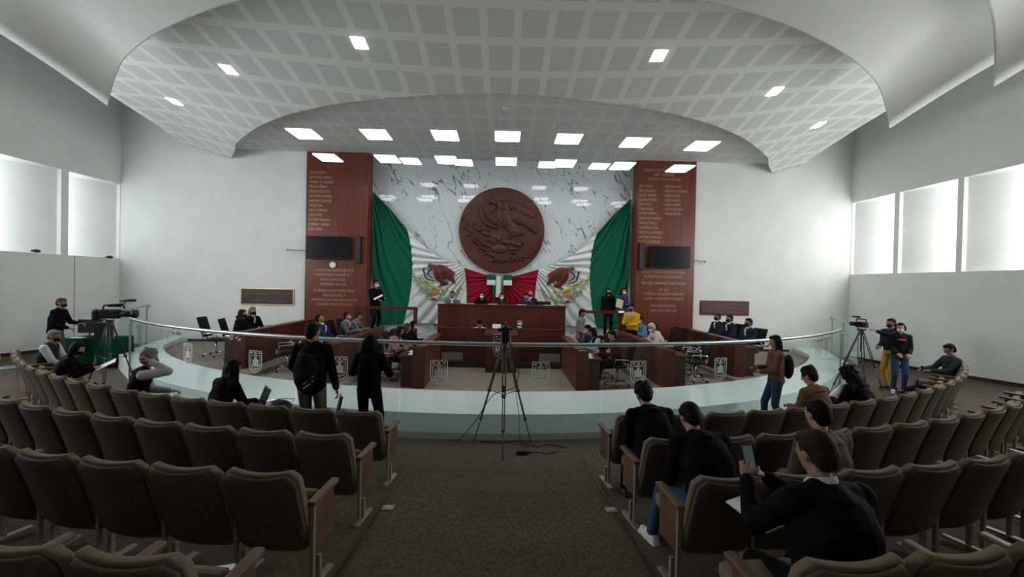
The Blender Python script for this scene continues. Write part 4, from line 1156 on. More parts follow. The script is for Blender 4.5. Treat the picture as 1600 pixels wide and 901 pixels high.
l4 = seated(0, -1, 212, 'grey-haired person in dark vest holding a hand to the ear in the front row', far=False, dx=.06, dz=-.08, dy=.3, lean=6, hunch=12, hp=10, turn=-.55, top=BK, sleeve=(.45, .46, .46), bottom=(.05, .05, .05), hair=GREY, style='curly', mask=BM, hands=((-.1, .38, .72), (.13, .17, 1.20)), topname='vest')
l5 = seated(0, -1, 350, 'person with long black hair and black jacket working on a laptop in the front row', far=False, dy=.3, lean=10, hunch=14, hp=18, turn=-.15, top=BK, bottom=BK, style='long', fem=True, hands=((-.26, .30, .95), (.12, .46, .72)), H=1.65)

# people standing in the hall
q = at(487, 600, 6.15); m1 = human('person standing at the railing in black jacket and khaki trousers with a backpack', (q.x, 6.15, fz(q.x, 6.15)), .05, H=1.79, far=False, hunch=4, hp=4, hy=-25, top=BK, bottom=(.13, .115, .08), shoes=(.02, .018, .015), skin=SKIN2,
   hands=((-.16, .30, 1.22), (.30, .05, .86)), fat=1.06)
q = at(577, 600, 6.35); w1 = human('person standing at the railing in black suit with long black hair', (q.x, 6.35, fz(q.x, 6.35)), -.05, H=1.66, far=False, fem=True, hunch=4, hp=6, top=BK, bottom=BK, style='bob', hands=((-.16, .3, 1.2), (.16, .3, 1.2)), feet=((-.13, 0, .08), (.16, .02, .08)), fat=1.0)
q = at(1212, 600, 7.6); w2 = human('person with very long dark hair and rust sweater standing by the railing on the right', (q.x, 7.6, fz(q.x, 7.6)), PI / 2 - .2, H=1.63, far=False, fem=True, hunch=3, hp=12, top=(.16, .075, .055), bottom=JEAN, hair=(.018, .012, .011), style='long',
   hands=((-.03, .26, 1.05), (.06, .30, 1.12)), feet=((-.02, -.12, .08), (.05, .16, .08)), topname='sweater')
q = at(86, 580, 11.2); m9 = human('person in black jacket and grey trousers standing beside the green cloth table', (q.x, 11.2, fz(q.x, 11.2)), -PI / 2 + .3, H=1.74, far=False, lean=6, hunch=6, hp=8, top=BK, bottom=(.09, .085, .08), hair=(.05, .045, .04), mask=BM, skin=SKIN2,
   hands=((-.12, .42, 1.08), (.14, .3, 1.0)), fat=1.1)
q = at(1391, 600, 10.75); c1 = human('camera operator in dark hoodie and yellow trousers reaching to the camcorder', (q.x, 10.75, fz(q.x, 10.75)), PI / 2 + .12, H=1.74, far=False, hunch=4, hp=6, top=(.022, .022, .035), bottom=(.42, .25, .045), mask=BM, skin=SKIN2,
   hands=((-.10, .52, 1.42), (.05, .30, 1.05)), topname='hoodie')
q = at(1404, 600, 10.3); c2 = human('person in black sweater, jeans and white face mask standing beside the camera operator', (q.x, 10.3, fz(q.x, 10.3)), PI - .5, H=1.66, far=False, hunch=4, hp=6, hy=-20, top=(.012, .014, .014), bottom=JEAN, shoes=(.5, .5, .48), mask=W_M, hair=BLACKHAIR, style='ponytail', fem=True,
   hands=((-.12, .26, 1.0), (.10, .27, 1.0)), topname='sweater')
e_ = MB().ell((0, 0, 0), (.075, .012, .022)).ell((.05, 0, .012), (.05, .01, .012)); pr_ = e_.build('chest_print', mat('pink_print', (.6, .05, .10)), c2[0], True, loc=(-.02, .135, 1.27)); pr_['label'] = 'pink print across the chest'

# legislators and staff in the chamber
def sitter(label, px, Y, x=None, z=.151, rz=TOR, py=520, chair_=True, cl=None, **k):
    X = at(px, py, Y).x if x is None else x
    if chair_ and cl:
        chair(X, Y, z, rz, cl)
    h = human(label, (X, Y, z - .02), rz, sit=True, **k)
    return h
sitter('person with long blonde hair and black jacket seated at the left outer desk', 393, 13.1, z=.241, rz=TOR - .5, hair=BLOND, style='long', mask=NAVY, top=BK, fem=True, cl='black office chair under the blonde person at the left outer desk', collar=(.4, .42, .42), hands=((-.1, .40, .78), (.1, .4, .78)), H=1.74)
sitter('person with brown hair seated sideways at the near end of the left outer desk', 371, 12.2, z=.241, rz=TOR + .25, hair=BROWN, style='long', top=BK, mask=BM, fem=True, cl='black office chair at the near end of the left outer desk', lean=6, hands=((-.1, .42, .82), (.1, .36, .80)), H=1.72, feet=((-.16, .28, .10), (.05, .40, .10)))
chair(at(338, 530, 12.6).x, 12.6, .241, TOR + .1, 'empty black office chair leftmost in the chamber')
chair(at(413, 505, 14.4).x, 14.4, .241, TOR + .2, 'empty black office chair at the far end of the left outer desk')
sitter('person in bright navy suit leaning back with head raised at the left middle desk', 503, 12.0, z=.151, hp=-22, lean=-6, top=(.015, .035, .11), bottom=NAVY, style='short', collar=WH, cl='black office chair under the navy suited person', H=1.74)
chair(at(450, 540, 11.2).x, 11.2, .151, TOR + .5, 'empty black office chair at the near end of the left middle desk')
chair(at(528, 515, 12.9).x, 12.9, .151, TOR, 'empty dark office chair between the navy suit and the grey suits')
sitter('person in grey suit leaning on the left middle desk, head turned up', 546, 13.3, x=-4.68, hp=-14, top=GREYS, bottom=CHAR, collar=WH, mask=(.5, .5, .5), cl='black office chair under the nearer grey suited person on the left', hands=((-.1, .45, .82), (.12, .45, .82)), lean=8)
sitter('person in grey suit with bowed head at the far end of the left middle desk', 561, 13.9, x=-4.62, hp=18, lean=14, top=(.13, .135, .145), bottom=CHAR, hair=BROWN, cl='black office chair under the farther grey suited person on the left', hands=((-.1, .45, .82), (.12, .48, .82)))
sitter('person in pink jacket with long dark hair at the left inner desk', 621, 11.1, z=.02, x=-2.72, top=(.36, .16, .18), bottom=BK, style='long', fem=True, lean=14, hp=12, cl='black office chair under the person in pink', hair=BROWN, hands=((-.1, .45, .82), (.12, .45, .82)))
sitter('person in black with light brown hair in the middle of the left inner desk', 635, 11.75, z=.02, x=-2.66, top=BK, bottom=BK, style='bob', fem=True, lean=12, hp=14, hair=(.09, .05, .03), cl='black office chair in the middle of the left inner desk', hands=((-.1, .45, .82), (.12, .45, .82)))
sitter('person in black with white mask at the far end of the left inner desk', 645, 12.4, z=.02, x=-2.62, top=BK, bottom=BK, style='bob', mask=W_M, fem=True, lean=12, hp=6, cl='black office chair at the far end of the left inner desk', hands=((-.1, .45, .82), (.12, .45, .82)))
# right
sitter('person in navy suit bent low at the far end of the right inner desk', 926, 12.4, z=.02, x=2.62, rz=TOL, top=(.02, .025, .06), bottom=BK, lean=14, hp=14, mask=WH, cl='black office chair at the far end of the right inner desk', hands=((-.1, .45, .82), (.12, .45, .82)))
sitter('person in light blue shirt and black vest writing at the right inner desk', 940, 11.7, z=.02, x=2.66, rz=TOL, top=BK, sleeve=(.30, .42, .55), bottom=BK, lean=18, hp=18, hair=BLACKHAIR, style='bob', cl='black office chair in the middle of the right inner desk', hands=((-.1, .46, .82), (.12, .47, .82)), topname='vest')
sitter('person in dark red shirt at the near end of the right inner desk', 962, 10.75, z=.02, x=2.82, rz=TOL, top=(.07, .012, .018), bottom=BK, lean=8, hp=12, hair=BLACKHAIR, cl='black office chair with dark red shirted person by the railing', hands=((-.1, .48, .80), (.12, .47, .80)), topname='shirt')
sitter('person in blue checked shirt and white mask at the right middle desk', 1001, 14.0, z=.151, x=4.45, rz=TOL + .35, top=(.13, .25, .38), bottom=NAVY, mask=W_M, hair=BROWN, cl='black office chair behind the blue checked shirt', lean=6, hands=((-.1, .42, .86), (.12, .42, .86)), topname='shirt')
sitter('white-haired person in white shirt bent low at the right middle desk', 1035, 12.3, z=.151, x=4.45, rz=TOL + .1, top=(.55, .53, .48), bottom=CHAR, mask=W_M, hair=(.55, .52, .46), lean=22, hp=20, cl='black office chair under the white-haired person', hands=((-.1, .45, .84), (.12, .47, .84)), topname='shirt')
chair(at(1052, 530, 12.9).x, 12.9, .151, TOL, 'empty black office chair just past the white-haired person')
chair(at(1073, 545, 11.6).x + .1, 11.6, .151, TOL - .2, 'empty black office chair halfway along the right middle desk')
chair(at(1092, 560, 10.55).x, 10.75, .151, TOL - .15, 'large empty black office chair at the near end of the right middle desk')
suit3 = [(1122, 14.2, 'farthest of the three dark suited people at the right outer desk, white shirt', CHAR), (1141, 13.5, 'middle of the three dark suited people at the right outer desk', (.02, .024, .035)), (1171, 12.1, 'nearest of the three dark suited people at the right outer desk', (.018, .026, .045))]
for i, (px, Y, lab, col) in enumerate(suit3):
    sitter(lab, px, Y, z=.241, rz=TOL + .25, top=col, bottom=col, mask=BM, collar=WH, skin=SKIN2, H=1.76, hair=BLACKHAIR if i else BROWN, cl='black office chair under the %s dark suited person on the right' % ['farthest', 'middle', 'nearest'][i])
# standing in the chamber
q = at(984, 520, 13.95); human('person in bright yellow jacket over a pale blue shirt standing below the right dais', (3.42 if False else q.x - .05, 13.55, .013 if q.x < 3.45 else .151), PI - .75, H=1.74, top=(.62, .40, .02), bottom=BK, mask=BM, hp=10, hands=((-.1, .34, 1.12), (.12, .36, 1.16)), collar=(.35, .5, .55), hair=BLACKHAIR)
q = at(899, 520, 14.0); human('person in pale grey suit standing by the right dais steps', (q.x - .02, 13.05, .013), -PI / 2 - .5, H=1.72, fat=.92, top=(.20, .185, .17), bottom=(.18, .17, .155), hp=16, hair=BLACKHAIR, skin=SKIN2, hands=((-.2, .16, .95), (.12, .25, 1.0)))
q = at(583, 470, 14.7); human('person in black suit holding a white folder at the left end of the dais', (q.x + .05, 14.75, .70), PI + .9, H=1.74, top=BK, bottom=BK, mask=W_M, hair=BLACKHAIR, hands=((-.1, .36, 1.15), (.14, .36, 1.1)))
q = at(950, 470, 15.1); human('person with black hair and black dress standing on the right dais', (q.x, 15.05, .70), PI - .1, H=1.64, top=(.008, .008, .01), bottom=(.008, .008, .01), mask=BM, fem=True, style='long')
q = at(973, 470, 14.8); human('person in navy jacket with red scarf holding a yellow folder on the right dais', (q.x, 14.85, .70), PI + .5, H=1.66, top=(.03, .045, .11), bottom=(.16, .012, .02), mask=W_M, fem=True, style='long', hair=BROWN, hands=((-.1, .3, 1.12), (.1, .3, 1.15)), collar=(.35, .03, .06))
# behind the presiding bench
for px, lab, kw in ((707, 'person in grey suit at the left end of the presiding bench', dict(top=GREYS, bottom=CHAR, collar=WH, hair=BROWN, skin=SKIN2)),
                    (753, 'person in black with white mask left of centre behind the presiding bench', dict(top=BK, mask=W_M, fem=True, style='bob')),
                    (784, 'person in dark camouflage-brown top with white mask at the centre of the presiding bench', dict(top=(.035, .028, .018), mask=W_M, fem=True, style='bob', hair=BROWN, lean=10)),
                    (822, 'person in navy with teal mask behind the presiding bench, right of centre', dict(top=(.015, .03, .08), mask=(.04, .20, .20), hp=8, lean=6))):
    X = at(px, 465, 15.0).x
    chair(X, 14.98, .701, PI, 'black office chair behind the bench under the ' + lab.split('person ')[1].split(' behind')[0].split(' at the')[0])
    human(lab, (X, 14.98, .74), PI, sit=True, H=1.76, hands=((-.15, .38, .88), (.15, .38, .88)), **kw)
q = at(838, 460, 15.5); human('bald person in dark suit standing behind the teal-masked person', (at(829, 460, 15.45).x, 15.42, .52), PI - .3, H=1.68, top=(.02, .02, .03), bottom=BK, hair=None, style='bald', mask=BM, collar=WH)
chair(at(852, 470, 14.95).x, 14.95, .75, PI, 'empty black office chair at the right end of the presiding bench')
for px, lab, kw in ((750, 'person in white shirt with bowed dark head at the secretary desk', dict(top=(.66, .68, .68), hp=38, lean=14, topname='shirt')),
                    (812, 'person in dark suit with white mask at the secretary desk', dict(top=(.02, .025, .04), mask=W_M, collar=WH, hair=BROWN))):
    X = at(px, 505, 13.45).x
    chair(X, 13.5, .013, PI, 'black office chair at the secretary desk under the ' + ('bowed person in white shirt' if px == 750 else 'masked person in dark suit'))
    human(lab, (X, 13.5, .01), PI, sit=True, H=1.74, hands=((-.15, .38, .84), (.15, .38, .84)), **kw)
build_seats()
M_darkgreyline = mat('joint_grey', (.25, .26, .27), .8)

# ------------------------------------------------------------------ equipment and small things
M_tri = mat('tripod_metal', (.05, .052, .055), .4, .5)
def tripod(label, loc, hgt, rad, rz, foot_z):
    t = thing('camera_tripod', label, 'tripod', loc, rz)
    MB().cone((0, 0, hgt - .08), (0, 0, hgt), .05, .045, 14).box((0, 0, hgt + .02), (.10, .14, .04)).build('head', M_tri, t, bevel=.004)
    MB().cone((0, 0, hgt - .45), (0, 0, hgt - .05), .018, .018, 10).build('centre_column', M_tri, t)
    for k in range(3):
        a = 2 * PI * k / 3 - PI / 2; tx, ty = V((math.cos(a), math.sin(a), 0)), 0
        T_ = V((.04 * math.cos(a), .04 * math.sin(a), hgt - .05)); fz_ = foot_z[k]
        F_ = V((rad * math.cos(a), rad * math.sin(a), fz_ + .012)); M1 = T_.lerp(F_, .45); M2 = T_.lerp(F_, .75)
        pp = V((-math.sin(a), math.cos(a), 0)) * .022
        mb = MB()
        for s in (-1, 1): mb.cone(T_ + pp * s, M1 + pp * s, .010, .010, 8); mb.cone(M1 + pp * s * .7, M2 + pp * s * .7, .008, .008, 8)
        mb.cone(M2, F_, .009, .008, 8); mb.ell(M1, (.035, .035, .028)).ell(M2, (.028, .028, .024)).ell(F_ + V((0, 0, .004)), (.018, .018, .016))
        mb.build('leg', M_tri, t, True)
        mb = MB().cone(M1, (0, 0, M1.z - .03), .006, .006, 6); mb.build('spreader', M_tri, t)
    MB().cone((0, 0, hgt - .72), (0, 0, hgt - .62), .03, .03, 10).build('spreader_hub', M_tri, t)
    return t
def camcorder(label, loc, rz, pitch=0, big=False):
    t = thing('camcorder', label, 'video camera', loc, rz)
    t.rotation_euler = (pitch, 0, rz)
    if big:
        MB().box((0, 0, .11), (.13, .34, .18)).build('body', M_black, t, bevel=.03)
        MB().cone((0, .17, .11), (0, .36, .11), .06, .06, 16).cone((0, .36, .11), (0, .44, .11), .075, .085, 16).build('lens', M_black, t, True)
        MB().tube([(0, -.12, .20), (0, -.10, .28), (0, .20, .30), (0, .24, .22)], .018, 8).build('handle', M_black, t, True)
        MB().cap((.03, .18, .37), (.03, .42, .38), .024, .024).cone((.03, .25, .30), (.03, .25, .37), .01, .01).build('microphone', M_black, t, True)
        MB().box((-.05, .05, .27), (.06, .22, .05)).build('viewfinder', M_black, t, bevel=.01)
        MB().box((0, -.22, .09), (.15, .12, .22)).build('shoulder_pad', M_black, t, bevel=.04)
        MB().tube([(.05, -.05, 0), (.06, -.32, -.06), (.06, -.5, -.09)], .011, 8).build('pan_bar', M_black, t, True)
    else:
        MB().box((0, 0, .08), (.10, .22, .12)).build('body', M_black, t, bevel=.015)
        MB().cone((0, .11, .085), (0, .22, .085), .042, .048, 16).build('lens', M_black, t, True)
        MB().tube([(0, -.09, .14), (0, -.08, .2), (0, .1, .2), (0, .11, .15)], .013, 8).build('handle', M_black, t, True)
        MB().cap((.03, .06, .24), (.03, .20, .24), .018, .018, 8).cone((.03, .1, .2), (.03, .1, .24), .008, .008).build('microphone', M_black, t, True)
        MB().box((-.075, .02, .09), (.012, .12, .08)).build('screen', M_blackgloss, t)
    return t
# centre tripod with a tall vertical camera
tc = tripod('tall black tripod standing in the middle of the aisle end', (.05, 6.55, 0), 1.55, .50, 0, (.0, .0, .0))
t = thing('video_camera', 'black video camera on the tripod in the middle, seen from behind', 'video camera', (.06, 6.55, 1.591))
MB().box((0, 0, .10), (.12, .20, .22)).build('body', M_black, t, bevel=.02)
MB().cone((0, .1, .10), (0, .22, .10), .045, .05, 14).build('lens', M_black, t)
MB().tube([(0, -.08, .20), (0, -.07, .255), (0, .07, .255), (0, .08, .20)], .014, 8).build('handle', M_black, t, True)
MB().box((-.085, -.04, .16), (.05, .10, .045)).box((.08, -.02, .17), (.04, .06, .04)).build('side_grip', M_black, t, bevel=.006)
# side tripods
def pz(x, y): return fz(x, y)
q = at(1346, 520, 9.45); bx = (q.x, 9.45)
rd = .62
fzs = []
base = fz(*bx)
for k in range(3):
    a = 2 * PI * k / 3 - PI / 2 + .2; fzs.append(fz(bx[0] + rd * math.cos(a), bx[1] + rd * math.sin(a)) - base)
tripod('silver-legged camcorder tripod by the yellow-trousered operator', (bx[0], bx[1], base), 1.58, rd, .2, fzs)
camcorder('small camcorder on the right-hand tripod reached by the operator', (bx[0], bx[1], base + 1.622), .35)
q = at(172, 500, 8.9); bx = (q.x, 8.9); base = fz(*bx); fzs = []
for k in range(3):
    a = 2 * PI * k / 3 - PI / 2 + .5; fzs.append(fz(bx[0] + .5 * math.cos(a), bx[1] + .5 * math.sin(a)) - base)
tripod('black tripod under the large shoulder camera on the left', (bx[0], bx[1], base), 1.50, .5, .5, fzs)
camcorder('large black shoulder video camera pointing right on the left tripod', (bx[0], bx[1], base + 1.542), -PI / 2 + .25, 0, True)

# green cloth table on the left
tx0, tx1 = at(105, 530, 11.8).x, at(180, 530, 11.8).x
tcx = (tx0 + tx1) / 2; tw = tx1 - tx0
t = thing('folding_table', 'plain table hidden under the green cloth by the left railing', 'table', (tcx, 12.05, 0))
MB().box((0, 0, .76), (tw - .06, .62, .03)).build('table_top', M_darkwood, t)
for sx in (-1, 1):
    for sy in (-1, 1): MB().cone((sx * (tw / 2 - .1), sy * .25, fz(tcx, 12.05)), (sx * (tw / 2 - .1), sy * .25, .745), .016, .016, 8).build('leg', M_tri, t)
mb = MB(); per = []
nn = 160
for i in range(nn):
    u = i / nn * 4; sd_ = int(u); f = u - sd_; hx, hy = tw / 2, .34
    c_ = [(-hx, -hy), (hx, -hy), (hx, hy), (-hx, hy), (-hx, -hy)]
    per.append((c_[sd_][0] + (c_[sd_ + 1][0] - c_[sd_][0]) * f, c_[sd_][1] + (c_[sd_ + 1][1] - c_[sd_][1]) * f))
levels = [(.79, 1.0, 0), (.785, 1.0, .0), (.6, 1.01, .4), (.35, 1.02, .8), (.14, 1.04, 1.0)]
for (z, k, wv) in levels:
    for i, (x, y) in enumerate(per):
        r_ = 1 + .03 * wv * math.sin(i * .55) + .02 * wv * math.sin(i * 1.3 + 1); mb.v.append((x * k * (1 + (r_ - 1) * .5), y * k * r_, z + .02 * wv * math.sin(i * .2)))
for j in range(len(levels) - 1):
    for i in range(nn):
        a, b = j * nn + i, j * nn + (i + 1) % nn; mb.f.append((a, a + nn, b + nn, b)); mb.m.append(0)
mb.f.append(tuple(range(nn))); mb.m.append(0)
tc_ = mb.build('tablecloth', M_tablegreen, smooth=False, loc=(tcx, 12.05, 0)); tag(tc_, 'dark green cloth draped over the table beside the left railing', 'tablecloth')
s_ = tc_.modifiers.new('thick', 'SOLIDIFY'); s_.thickness = .008
def monitor(label, x, y, z, w_, h_, rz):
    t = thing('monitor', label, 'monitor', (x, y, z), rz)
    MB().box((0, 0, .09 + h_ / 2), (w_, .035, h_)).build('bezel', M_black, t, bevel=.006)
    MB().box((0, .019, .09 + h_ / 2), (w_ - .03, .006, h_ - .03)).build('screen', M_blackgloss, t)
    MB().cone((0, 0, .01), (0, 0, .12), .02, .02).box((0, 0, .008), (.22, .16, .016)).build('stand', M_black, t)
x = at(132, 515, 12.0).x; monitor('wide black monitor seen from behind on the green table', x, 12.15, .79, .60, .36, 0)
x = at(158, 512, 12.0).x
t = thing('equipment_case', 'black equipment case standing on the right end of the green table', 'case', (x - .02, 12.1, .79))
MB().box((0, 0, .2), (.36, .2, .40)).build('case_body', M_black, t, bevel=.03)
MB().tube([(-.08, 0, .40), (-.07, 0, .46), (.07, 0, .46), (.08, 0, .40)], .012, 8).build('handle', M_black, t, True)
def sheet(label, loc, w_, h_, rz, rot=None, name='paper_sheet', m=None, group=None):
    o = MB().box((0, 0, 0), (w_, h_, .004), rot=rot).build(name, m or M_paper, loc=loc); o.rotation_euler = (0, 0, rz) if rot is None else (0, 0, rz)
    return tag(o, label, 'paper', group)
sheet('white papers on the green cloth in front of the monitor', (at(118, 520, 11.8).x, 11.85, .793), .30, .2, .2)
# papers on the desks
zi = .013 + .733
for i, (y, x) in enumerate(((10.45, 2.02), (10.85, 2.08), (11.6, 2.03), (12.3, 2.02))):
    sheet('white papers on the right inner desk, ' + ['at its near end', 'before the dark red shirt', 'before the blue shirt', 'at its far end'][i], (x, y, zi), .24, .33, .1 * i)
    sheet('white papers on the left inner desk, ' + ['at its near end', 'before the pink jacket', 'in the middle', 'at its far end'][i], (-x, y + .05, zi), .24, .33, -.12 * i)
for y, lb in ((13.2, 'before the nearer grey suit'), (13.75, 'before the farther grey suit')): sheet('white papers on the left middle desk ' + lb, (-4.05, y, .884), .24, .33, .1)
for y, lb in ((13.6, 'before the blue checked shirt'), (12.2, 'before the white-haired person')): sheet('white papers on the right middle desk ' + lb, (4.05, y, .884), .24, .33, .1)
sheet('white papers at the near end of the left outer desk', (-6.6, 11.6, .974), .24, .33, .3)
for px, lb in ((688, 'at its left end'), (733, 'left of centre'), (770, 'before the centre seat'), (815, 'right of centre'), (857, 'at its right end')):
    sheet('white papers on the presiding bench top ' + lb, (at(px, 476, 14.0).x, 14.02, 1.774), .30, .20, .1)
x = at(776, 511, 13.0).x
t = thing('name_card', 'small white card standing on the secretary desk left of the camera', 'card', (x, 12.93, 1.13)); MB().box((0, 0, .06), (.24, .01, .12), rot=Matrix.Rotation(-.2, 3, 'X')).build('card_front', M_paper, t)
MB().box((0, .03, .055), (.24, .01, .11), rot=Matrix.Rotation(.25, 3, 'X')).build('card_back', M_paper, t)
for i, px in enumerate((738, 826)):
    x = at(px, 470, 14.1).x
    t = thing('desk_microphone', 'thin black desk microphone on the presiding bench, %s of the middle' % ('left' if i == 0 else 'right'), 'microphone', (x, 14.08, 1.775))
    MB().cone((0, 0, 0), (0, 0, .02), .04, .035, 14).build('base', M_black, t); MB().tube([(0, 0, .02), (0, .03, .12), (0, .08, .2)], .005, 6).ell((0, .09, .21), (.012, .012, .02)).build('gooseneck', M_black, t)

# things people hold or have beside them
def prop(name, label, cat, w0, build, rz=0):
    t = thing(name, label, cat, w0, rz); build(t); return t
def phone(t):
    MB().box((0, 0, 0), (.075, .010, .155), rot=Matrix.Rotation(-.35, 3, 'X')).build('phone_body', M_black, t, bevel=.004)
    MB().box((0, -.006, -.001), (.066, .004, .135), rot=Matrix.Rotation(-.35, 3, 'X')).build('screen', mat('phone_screen', (.06, .07, .09), .2, 0, ((.55, .65, .85), .05)), t)
def mid(h): return wpt(h[0], (h[1][0] + h[1][1]) / 2)
w_ = mid(p4); prop('smartphone', 'smartphone with lit screen held up by the large person in the nearest row', 'phone', (w_.x, w_.y + .0, w_.z + .07), phone, p4[0].rotation_euler[2] + .1)
w_ = mid(p7); prop('smartphone', 'dark smartphone held by the person reclining in the front row', 'phone', (w_.x, w_.y, w_.z + .03), phone, PI / 2)
def book(t):
    M = Matrix.Rotation(.25, 3, 'X')
    MB().box((0, 0, 0), (.20, .27, .012), rot=M).build('pages', M_paper, t); MB().box((0, 0, -.009), (.21, .28, .004), rot=M).build('cover', M_black, t)
    mb = MB()
    for i in range(16): mb.tube([M @ V((-.10 + .008 * math.cos(a) - .002, -.125 + .0165 * i, .008 * math.sin(a))) for a in [k * PI / 3 for k in range(6)]], .0014, 4, True)
    mb.build('spiral_binding', M_chrome, t)
w_ = at(1180, 800, 2.75); prop('notebook', 'open spiral notebook beside the large person in the nearest row', 'notebook', (w_.x, w_.y, w_.z), book, .5)
w_ = mid(l3); sh_ = MB().box((0, 0, 0), (.21, .29, .003), rot=Matrix.Rotation(.5, 3, 'X')).build('paper_sheet', M_paper, loc=(w_.x + .10, w_.y + .02, w_.z + .05)); sh_.rotation_euler = (0, .15, -.9); tag(sh_, 'white sheet read by the dark-haired person in the front row', 'paper')
def laptop(t):
    MB().box((0, 0, 0), (.34, .24, .018)).build('keyboard_base', M_black, t, bevel=.004)
    MB().box((0, .15, .10), (.34, .012, .22), rot=Matrix.Rotation(-.35, 3, 'X')).build('lid', mat('navy_shell', (.015, .02, .06), .4), t, bevel=.004)
    MB().box((0, .141, .10), (.31, .004, .19), rot=Matrix.Rotation(-.35, 3, 'X')).build('screen', M_blackgloss, t)
w_ = wpt(l5[0], (.12, .40, .655)); prop('laptop', 'dark laptop on the knees of the long-haired person in the front row', 'laptop', tuple(w_), laptop, -.9)
w_ = wpt(m1[0], (.34, .10, .62)); prop('folder', 'dark folder held at the side of the backpacked person', 'folder', tuple(w_), lambda t: (MB().box((0, 0, .02), (.03, .22, .30), rot=Matrix.Rotation(.2, 3, 'Y')).build('cover', M_black, t, bevel=.004), MB().box((0, 0, .03), (.022, .215, .29), rot=Matrix.Rotation(.2, 3, 'Y')).build('pages', M_paper, t)), .4)
t = thing('backpack', 'black backpack with pale stripes worn by the person in khaki trousers', 'backpack', (m1[0].location.x, m1[0].location.y - .20, m1[0].location.z + 1.0), m1[0].rotation_euler[2])
MB().ell((0, 0, .17), (.16, .10, .25), q=(16, 12)).ell((0, -.07, .08), (.12, .06, .13), q=(16, 12)).build('bag_body', cloth((.009, .009, .011)), t, True)
for s in (-1, 1): MB().tube([(s * .11, .08, .36), (s * .13, .16, .42), (s * .14, .24, .36)], .016, 8).build('strap', M_black, t, True)
for k in range(2): MB().tube([(.02, -.128 + k * .0, .03 - k * .055), (.08, -.105, .075 - k * .055), (.12, -.06, .12 - k * .055)], .008, 6).build('stripe', mat('pale_stripe', (.35, .35, .33)), t, True)
t = thing('backpack', 'brown backpack worn by the long-haired person by the right railing', 'backpack', tuple(wpt(w2[0], (0, -.19, .93))), w2[0].rotation_euler[2])
MB().ell((0, 0, .17), (.13, .08, .21), q=(16, 12)).build('bag_body', cloth((.035, .022, .016)), t, True)
for s in (-1, 1): MB().tube([(s * .09, .06, .32), (s * .12, .14, .40), (s * .12, .22, .34)], .014, 8).build('strap', M_black, t, True)
w_ = mid(w2); prop('smartphone', 'smartphone in the hands of the long-haired person by the right railing', 'phone', (w_.x, w_.y, w_.z + .03), phone, PI / 2)
t = thing('headphones', 'black headphones worn by the grey-haired person touching an ear', 'headphones', tuple(wpt(l4[0], l4[2])), l4[0].rotation_euler[2])
MB().tube([V((.095 * math.cos(a), -.01, .0 + .125 * math.sin(a))) for a in [PI * k / 10 for k in range(11)]], .009, 6).build('headband', M_black, t, True)
for s in (-1, 1): MB().ell((s * .088, 0, -.01), (.018, .035, .042)).build('ear_cup', M_black, t, True)
def held_paper(label, px, py, Y, w2_, h2_, ang, m):
    p = at(px, py, Y); o = MB().box((0, 0, 0), (w2_, .006, h2_), rot=Matrix.Rotation(ang, 3, 'Y')).build('folder', m, loc=tuple(p)); o.rotation_euler = (-.3, 0, .3); return tag(o, label, 'folder')
held_paper('white folder held by the black-suited person on the left dais', 591, 464, 14.42, .30, .06, -.5, M_paper)
held_paper('yellow folder held by the navy-jacketed person on the right dais', 968, 474, 14.5, .24, .30, .35, mat('manila', (.48, .40, .22), .7))
held_paper('white papers held up by the yellow-jacketed person', 971, 487, 13.2, .20, .06, 0, M_paper)
t = thing('plastic_chair', 'grey-blue plastic chair at the left edge behind the vested person', 'chair', tuple(at(14, 560, 8.9).xy) + (fz(*at(14, 560, 8.9).xy),), -1.0)
MB().ell((0, -.18, .72), (.21, .03, .16), Matrix.Rotation(.25, 3, 'X'), (16, 12)).build('backrest', mat('greyblue_plastic', (.16, .21, .27), .4), t, True)
MB().ell((0, .03, .45), (.22, .22, .03), q=(16, 12)).build('seat', mat('greyblue_plastic', (.16, .21, .27), .4), t, True)
for a_ in (-1, 1):
    for b_ in (-1, 1): MB().cone((a_ * .2, b_ * .18, .0), (a_ * .17, b_ * .15 - (.03 if b_ < 0 else 0), .45 if b_ > 0 else .66), .012, .012, 8).build('leg', M_seatmetal, t)
q_ = at(1333, 612, 7.3); t = thing('camera_bag', 'black upright cylindrical case standing beside the right tripod', 'bag', (q_.x, 7.3, fz(q_.x, 7.3)))
MB().cone((0, 0, 0), (0, 0, .62), .10, .10, 20).ell((0, 0, .62), (.10, .10, .03)).build('case_body', M_black, t, bevel=.01)
# bits on the rows of seats and on the floor
x_, y_, z_, ph_ = seat_pos(3, -1, 0)
sheet('white printed sheet lying on the nearest left seat by the aisle', (x_ + .20, y_ + .22, z_ + .60), .10, .05, .3)
x_, y_, z_, ph_ = seat_pos(0, -1, seat_guess(438, 0, 0, -1))
t = thing('camera_bag', 'small dark bag with a silver frame resting on a front row seat', 'bag', (x_, y_ + .16, z_ + .71)); MB().ell((0, 0, .07), (.15, .09, .08), q=(16, 12)).build('bag_body', M_black, t, True); MB().tube([(-.16, .02, .12), (.02, .02, .16), (.17, .02, .155), (.14, .02, .12)], .006, 6).build('frame', M_chrome, t, True)
t = thing('power_adapter', 'small black device with cables on the floor right of the central tripod', 'adapter', (.33, 6.35, fz(.33, 6.35)))
MB().box((0, 0, .03), (.16, .09, .055)).build('case', M_black, t, bevel=.01); MB().cone((.09, 0, .03), (.13, .02, .03), .012, .01).build('plug', M_black, t)
